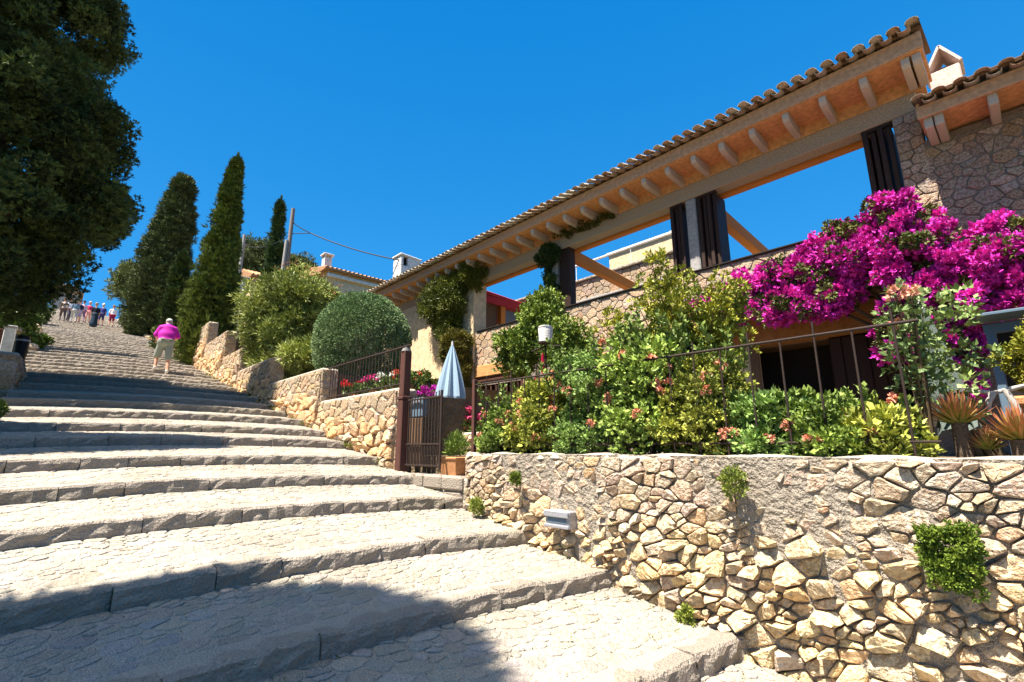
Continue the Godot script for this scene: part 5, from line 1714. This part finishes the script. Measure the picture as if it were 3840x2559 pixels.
	shrub("green_bush", "low grassy green clump on the left bank behind the bin", Vector3(-1.05, 5.3, -25.5), [[Vector3(0, 0.25, 0), Vector3(0.5, 0.3, 0.6), 1.0]], 80, 1.7, lc(0.06, 0.1, 0.015), lc(0.18, 0.25, 0.04), small_leaf)
	shrub("green_bush", "green weeds at the very left edge below the low shaded wall", Vector3(-0.72, 1.8, -9.2), [[Vector3(0, 0.25, 0), Vector3(0.2, 0.2, 0.25), 0.6]], 50, 0.9, lc(0.06, 0.1, 0.015), lc(0.2, 0.26, 0.04), small_leaf)
	shrub("yellow_bush", "yellow flowering bush on the pale rocks beyond the man", Vector3(3.8, 6.5, -30.5), [[Vector3(0, 0.35, 0), Vector3(0.5, 0.4, 0.6), 1.0]], 70, 1.8, lc(0.2, 0.16, 0.02), lc(0.5, 0.36, 0.03), small_leaf)
	shrub("green_bush", "pale green bush on the right of the stairs, beside the group of people", Vector3(4.2, 8.2, -38.5), [[Vector3(0, 0.6, 0), Vector3(0.6, 0.7, 0.9), 1.2]], 70, 2.2, lc(0.06, 0.09, 0.02), lc(0.2, 0.25, 0.06), small_leaf)
	shrub("green_bush", "bright green bush higher up on the right of the stairs", Vector3(4.4, 10.7, -50.5), [[Vector3(0, 1.0, 0), Vector3(0.8, 1.1, 1.0), 1.4]], 70, 2.4, lc(0.07, 0.11, 0.02), lc(0.22, 0.28, 0.06), small_leaf)
	shrub("green_bush", "dark green bush on the left of the stairs, beside the group of people", Vector3(-2.1, 9.3, -42.0), [[Vector3(0, 0.8, 0), Vector3(0.7, 0.9, 2.0), 1.6]], 70, 2.4, lc(0.035, 0.055, 0.015), lc(0.1, 0.14, 0.04), small_leaf)

# ---------------------------------------------------------------- poles, bin
func street_things() -> void:
	var p := thing("utility_pole", "tall brown wooden utility pole with a cable bracket", "pole", Vector3(8.9, 7.6, -30.0), "wooden utility poles")
	pipe(p, "shaft", [Vector3(0, -1, 0), Vector3(0.05, 8.8, 0)], [0.15, 0.11], M.pole, 10)
	pipe(p, "second_shaft", [Vector3(-0.32, -1, 0.02), Vector3(-0.14, 6.6, 0.02)], [0.12, 0.1], M.pole_light, 10)
	pipe(p, "bracket", [Vector3(0.05, 7.9, 0), Vector3(0.5, 7.5, 0.35), Vector3(1.0, 7.2, 0.7)], [0.03], M.wire, 6)
	pipe(p, "bracket", [Vector3(0.05, 7.1, 0), Vector3(1.0, 7.2, 0.7)], [0.025], M.wire, 6)
	pipe(p, "insulator", [Vector3(0.12, 7.85, 0.05), Vector3(0.12, 8.05, 0.05)], [0.05], M.concrete, 8)
	var q := thing("utility_pole", "shorter grey wooden pole right of the slender cypress", "pole", Vector3(8.1, 8.4, -38.0), "wooden utility poles")
	pipe(q, "shaft", [Vector3(0, -1, 0), Vector3(0.05, 8.7, 0)], [0.15, 0.11], M.pole_light, 10)
	pipe(q, "crossarm", [Vector3(-0.35, 8.0, 0), Vector3(0.45, 8.0, 0)], [0.05], M.pole, 6)
	var cab := func(label: String, a: Vector3, b: Vector3, sag: float, r: float) -> void:
		var pts := []
		for k in 15:
			var u := k / 14.0
			pts.append(a.lerp(b, u) + Vector3(0, -4.0 * sag * u * (1.0 - u), 0))
		var mb := Mb.new()
		mb.tube(pts, [r], 6)
		var o := part(self, "cable", mb.mesh(), M.wire)
		tag(o, label, "cable", "overhead cables")
	cab.call("thick black overhead cable from the pole bracket down to the white chimney", Vector3(9.9, 14.8, -29.3), Vector3(13.3, 12.2, -23.6), 0.2, 0.035)
	cab.call("thin cable from the tall pole back towards the grey pole", Vector3(8.9, 14.6, -30.0), Vector3(8.1, 16.3, -38.0), 0.5, 0.02)
	var b := thing("litter_bin", "black litter bin on a post at the left edge of the stairs", "bin", Vector3(-0.83, 3.2, -15.1))
	pipe(b, "body", [Vector3(0, 0.2, 0), Vector3(0, 0.22, 0), Vector3(0, 0.72, 0), Vector3(0, 0.725, 0)], [0.08, 0.095, 0.12, 0.12], M.black, 16)
	pipe(b, "rim", [Vector3(0, 0.72, 0), Vector3(0, 0.76, 0)], [0.128, 0.128], M.steel, 16)
	pipe(b, "lid", [Vector3(0, 0.76, 0), Vector3(0, 0.84, 0), Vector3(0, 0.87, 0)], [0.125, 0.11, 0.03], M.black, 16)
	pipe(b, "post", [Vector3(0.0, -0.15, 0.0), Vector3(0, 0.25, 0)], [0.03], M.black, 8)

# ---------------------------------------------------------------- people
func people() -> void:
	var skin := lc(0.5, 0.27, 0.18)
	var shirt := lc(0.44, 0.015, 0.3)
	var shorts := lc(0.24, 0.26, 0.21)
	var t := 18.6
	var o := thing("person", "person in a magenta shirt, khaki shorts and grey cap walking up the stairs", "person", Vector3(2.16, climb(t) + 0.02, -t))
	var W := Vector3(0.78, 1, 1.25)
	var bones := [
		[Vector3(0.0, 1.0, 0.02), Vector3(0.01, 1.16, -0.02), 0.165, 0.175, shirt, W],
		[Vector3(0.01, 1.16, -0.02), Vector3(0.02, 1.38, -0.08), 0.175, 0.165, shirt, W],
		[Vector3(-0.13, 1.4, -0.08), Vector3(0.17, 1.4, -0.08), 0.085, 0.085, shirt],
		[Vector3(0.02, 1.4, -0.08), Vector3(0.03, 1.52, -0.12), 0.06, 0.055, skin],
		[Vector3(0.03, 1.58, -0.13), Vector3(0.03, 1.65, -0.145), 0.082, 0.09, lc(0.34, 0.29, 0.25)],
		[Vector3(-0.07, 0.94, 0.02), Vector3(0.08, 0.94, 0.02), 0.15, 0.15, shorts],
		[Vector3(-0.09, 0.9, 0.0), Vector3(-0.15, 0.5, -0.14), 0.115, 0.1, shorts],
		[Vector3(0.1, 0.9, 0.02), Vector3(0.13, 0.42, 0.06), 0.115, 0.1, shorts],
		[Vector3(-0.15, 0.5, -0.14), Vector3(-0.17, 0.14, -0.05), 0.058, 0.04, skin],
		[Vector3(0.13, 0.42, 0.06), Vector3(0.12, 0.02, 0.2), 0.058, 0.04, skin],
		[Vector3(-0.17, 0.1, -0.04), Vector3(-0.18, 0.06, -0.2), 0.045, 0.04, lc(0.55, 0.5, 0.45)],
		[Vector3(0.12, -0.02, 0.21), Vector3(0.13, -0.06, 0.06), 0.045, 0.04, lc(0.55, 0.5, 0.45)],
		[Vector3(-0.17, 1.4, -0.08), Vector3(-0.27, 1.16, -0.1), 0.075, 0.068, shirt],
		[Vector3(-0.27, 1.16, -0.1), Vector3(-0.2, 1.06, -0.3), 0.048, 0.036, skin],
		[Vector3(0.21, 1.4, -0.08), Vector3(0.32, 1.18, -0.1), 0.075, 0.068, shirt],
		[Vector3(0.32, 1.18, -0.1), Vector3(0.26, 1.08, -0.3), 0.048, 0.036, skin]]
	var mb := Mb.new()
	body(mb, bones, 0.017, 0.04)
	# hands: palm, four fingers, thumb, half closed round nothing
	for s in [-1, 1]:
		var w := Vector3(-0.2, 1.06, -0.3) if s < 0 else Vector3(0.26, 1.08, -0.3)
		var hb := [[w, w + Vector3(-s * 0.01, -0.005, -0.07), 0.032, 0.036, skin, Vector3(1.0, 1.3, 1.0)]]
		for k in 4:
			var root := w + Vector3(-s * 0.01 + (k - 1.5) * 0.02, -0.005, -0.095)
			var ln: float = [0.034, 0.042, 0.04, 0.03][k]
			hb.append([root, root + Vector3(0, -0.008, -ln), 0.0095, 0.009, skin])
			hb.append([root + Vector3(0, -0.008, -ln), root + Vector3(0, -0.03, -ln - 0.018), 0.009, 0.008, skin])
		hb.append([w + Vector3(-s * 0.025, 0.0, -0.03), w + Vector3(-s * 0.055, -0.005, -0.065), 0.012, 0.01, skin])
		hb.append([w + Vector3(-s * 0.055, -0.005, -0.065), w + Vector3(-s * 0.06, -0.015, -0.09), 0.01, 0.008, skin])
		body(mb, hb, 0.006, 0.01)
	var hd := [[Vector3(0.03, 1.585, -0.135), Vector3(0.03, 1.65, -0.14), 0.075, 0.09, lc(0.34, 0.29, 0.25), Vector3(1.05, 1, 0.92)], [Vector3(0.03, 1.56, -0.19), Vector3(0.03, 1.545, -0.21), 0.03, 0.022, skin], [Vector3(0.03, 1.62, -0.225), Vector3(0.03, 1.6, -0.245), 0.012, 0.016, skin], [Vector3(-0.065, 1.61, -0.13), Vector3(-0.062, 1.585, -0.135), 0.014, 0.01, skin], [Vector3(0.125, 1.61, -0.13), Vector3(0.122, 1.585, -0.135), 0.014, 0.01, skin]]
	body(mb, hd, 0.008, 0.012)
	part(o, "body", mb.mesh(), M.skin)
	var cap := Mb.new()
	var cf := func(u: float, v: float) -> Vector3:
		var a := TAU * u
		var e := lerpf(-0.1, PI / 2, v)
		return Vector3(0.03 + cos(a) * cos(e) * 0.094, 1.66 + sin(e) * 0.088, -0.14 + sin(a) * cos(e) * 0.106)
	cap.sheet(cf, 18, 7, lc(0.4, 0.39, 0.36), Vector3.UP)
	cap.box(Vector3(0.03, 1.665, -0.27), Vector3(0.14, 0.01, 0.09), lc(0.36, 0.35, 0.33), Basis(Vector3.RIGHT, -0.2), 0.004)
	part(o, "cap", cap.mesh(), M.skin)
	var bm := Mb.new()
	bm.tube([Vector3(-0.16, 1.0, 0.16), Vector3(0.0, 1.0, 0.19), Vector3(0.17, 1.0, 0.16)], [0.014], 6, lc(0.12, 0.1, 0.08))
	part(o, "belt", bm.mesh(), M.skin)

	var ppl := [
		["person in a pale beige top leaving at the left of the far group", Vector3(-0.91, 0, -49.5), lc(0.6, 0.45, 0.36), lc(0.1, 0.07, 0.07), lc(0.12, 0.07, 0.04), 0],
		["person in a white shirt and dark trousers in the far group", Vector3(-0.59, 0, -51.1), lc(0.75, 0.75, 0.78), lc(0.06, 0.06, 0.09), lc(0.1, 0.07, 0.05), 0],
		["person in grey blue shirt and grey trousers in the far group", Vector3(-0.27, 0, -49.3), lc(0.16, 0.24, 0.32), lc(0.4, 0.38, 0.36), lc(0.3, 0.28, 0.26), 0],
		["person in dark navy clothes in the middle of the far group", Vector3(-0.02, 0, -50.75), lc(0.02, 0.02, 0.06), lc(0.36, 0.3, 0.42), lc(0.02, 0.015, 0.01), 1],
		["person in a pale pink blouse in the far group", Vector3(0.2, 0, -51.8), lc(0.72, 0.45, 0.5), lc(0.25, 0.14, 0.22), lc(0.03, 0.02, 0.02), 0],
		["person in a crimson top in the far group", Vector3(0.56, 0, -52.6), lc(0.45, 0.02, 0.08), lc(0.62, 0.3, 0.28), lc(0.55, 0.4, 0.33), 1],
		["tall person in a long black dress, nearest of the far group", Vector3(0.86, 0, -45.6), lc(0.012, 0.014, 0.025), lc(0.012, 0.03, 0.05), lc(0.25, 0.2, 0.17), 2],
		["person in a navy top with a white cap in the far group", Vector3(1.36, 0, -50.5), lc(0.03, 0.035, 0.16), lc(0.03, 0.03, 0.1), lc(0.7, 0.7, 0.68), 1],
		["person in a white vest and maroon shorts in the far group", Vector3(2.08, 0, -51.6), lc(0.75, 0.72, 0.74), lc(0.25, 0.01, 0.06), lc(0.2, 0.12, 0.06), 1],
		["person with dark hair in white, bending down right of the far group", Vector3(2.66, 0, -52.2), lc(0.72, 0.72, 0.68), lc(0.66, 0.6, 0.55), lc(0.015, 0.012, 0.012), 3],
		["person in white bending at the right edge of the far group", Vector3(3.0, 0, -51.4), lc(0.7, 0.62, 0.56), lc(0.62, 0.55, 0.5), lc(0.5, 0.35, 0.22), 3]]
	for i in ppl.size():
		var e: Array = ppl[i]
		far_person(e[0], e[1], e[2], e[3], e[4], e[5], i)

func far_person(label: String, at: Vector3, top: Color, low: Color, hair: Color, kind: int, i: int) -> void:
	var skin := lc(0.55, 0.31, 0.22)
	at.y = climb(-at.z) + 0.03
	var o := thing("person", label, "person", at, "people far up the stairs", rf(-0.4, 0.4))
	var st := rf(0.08, 0.2) * (1 if i % 2 == 0 else -1)
	var lean := Vector3(0, -0.3, -0.35) if kind == 3 else Vector3.ZERO
	var hip := 0.92 if kind != 3 else 0.62
	var sh := Vector3(0, hip + 0.5, -0.03) + lean
	var hd := sh + Vector3(0, 0.25, -0.03 if kind != 3 else -0.12)
	var thigh := low
	var calf := skin if kind == 1 else low
	var bones := [
		[Vector3(0, hip + 0.05, 0), sh + Vector3(0, -0.14, 0), 0.14, 0.145, top, Vector3(0.85, 1, 1.25)],
		[sh + Vector3(-0.13, -0.03, 0), sh + Vector3(0.13, -0.03, 0), 0.075, 0.075, top],
		[sh, hd + Vector3(0, -0.08, 0), 0.055, 0.05, skin],
		[hd, hd + Vector3(0, 0.07, 0), 0.085, 0.09, skin],
		[hd + Vector3(0, 0.06, 0.02), hd + Vector3(0, 0.1, 0.02), 0.09, 0.09, hair],
		[Vector3(-0.06, hip, 0), Vector3(0.06, hip, 0), 0.14, 0.14, low],
		[Vector3(-0.09, hip, 0), Vector3(-0.1, 0.48, -st), 0.1, 0.075, thigh],
		[Vector3(0.09, hip, 0), Vector3(0.1, 0.48, st * 0.6), 0.1, 0.075, thigh],
		[Vector3(-0.1, 0.48, -st), Vector3(-0.1, 0.08, -st * 0.4), 0.06, 0.045, calf],
		[Vector3(0.1, 0.48, st * 0.6), Vector3(0.1, 0.06, st * 1.4), 0.06, 0.045, calf],
		[Vector3(-0.1, 0.05, -st * 0.4), Vector3(-0.11, 0.04, -st * 0.4 - 0.14), 0.045, 0.04, lc(0.1, 0.08, 0.08)],
		[Vector3(0.1, 0.05, st * 1.4), Vector3(0.11, 0.04, st * 1.4 - 0.14), 0.045, 0.04, lc(0.1, 0.08, 0.08)],
		[sh + Vector3(-0.18, -0.04, 0), sh + Vector3(-0.24, -0.3, 0.02), 0.06, 0.045, top],
		[sh + Vector3(-0.24, -0.3, 0.02), sh + Vector3(-0.22, -0.54, -0.1), 0.042, 0.034, skin],
		[sh + Vector3(0.18, -0.04, 0), sh + Vector3(0.24, -0.3, 0.02), 0.06, 0.045, top],
		[sh + Vector3(0.24, -0.3, 0.02), sh + Vector3(0.22, -0.54, -0.1), 0.042, 0.034, skin]]
	if kind == 2:
		bones.append([Vector3(0, hip, 0), Vector3(0, 0.2, 0.02), 0.16, 0.24, low])
	var mb := Mb.new()
	body(mb, bones, 0.036, 0.05)
	part(o, "body", mb.mesh(), M.skin)
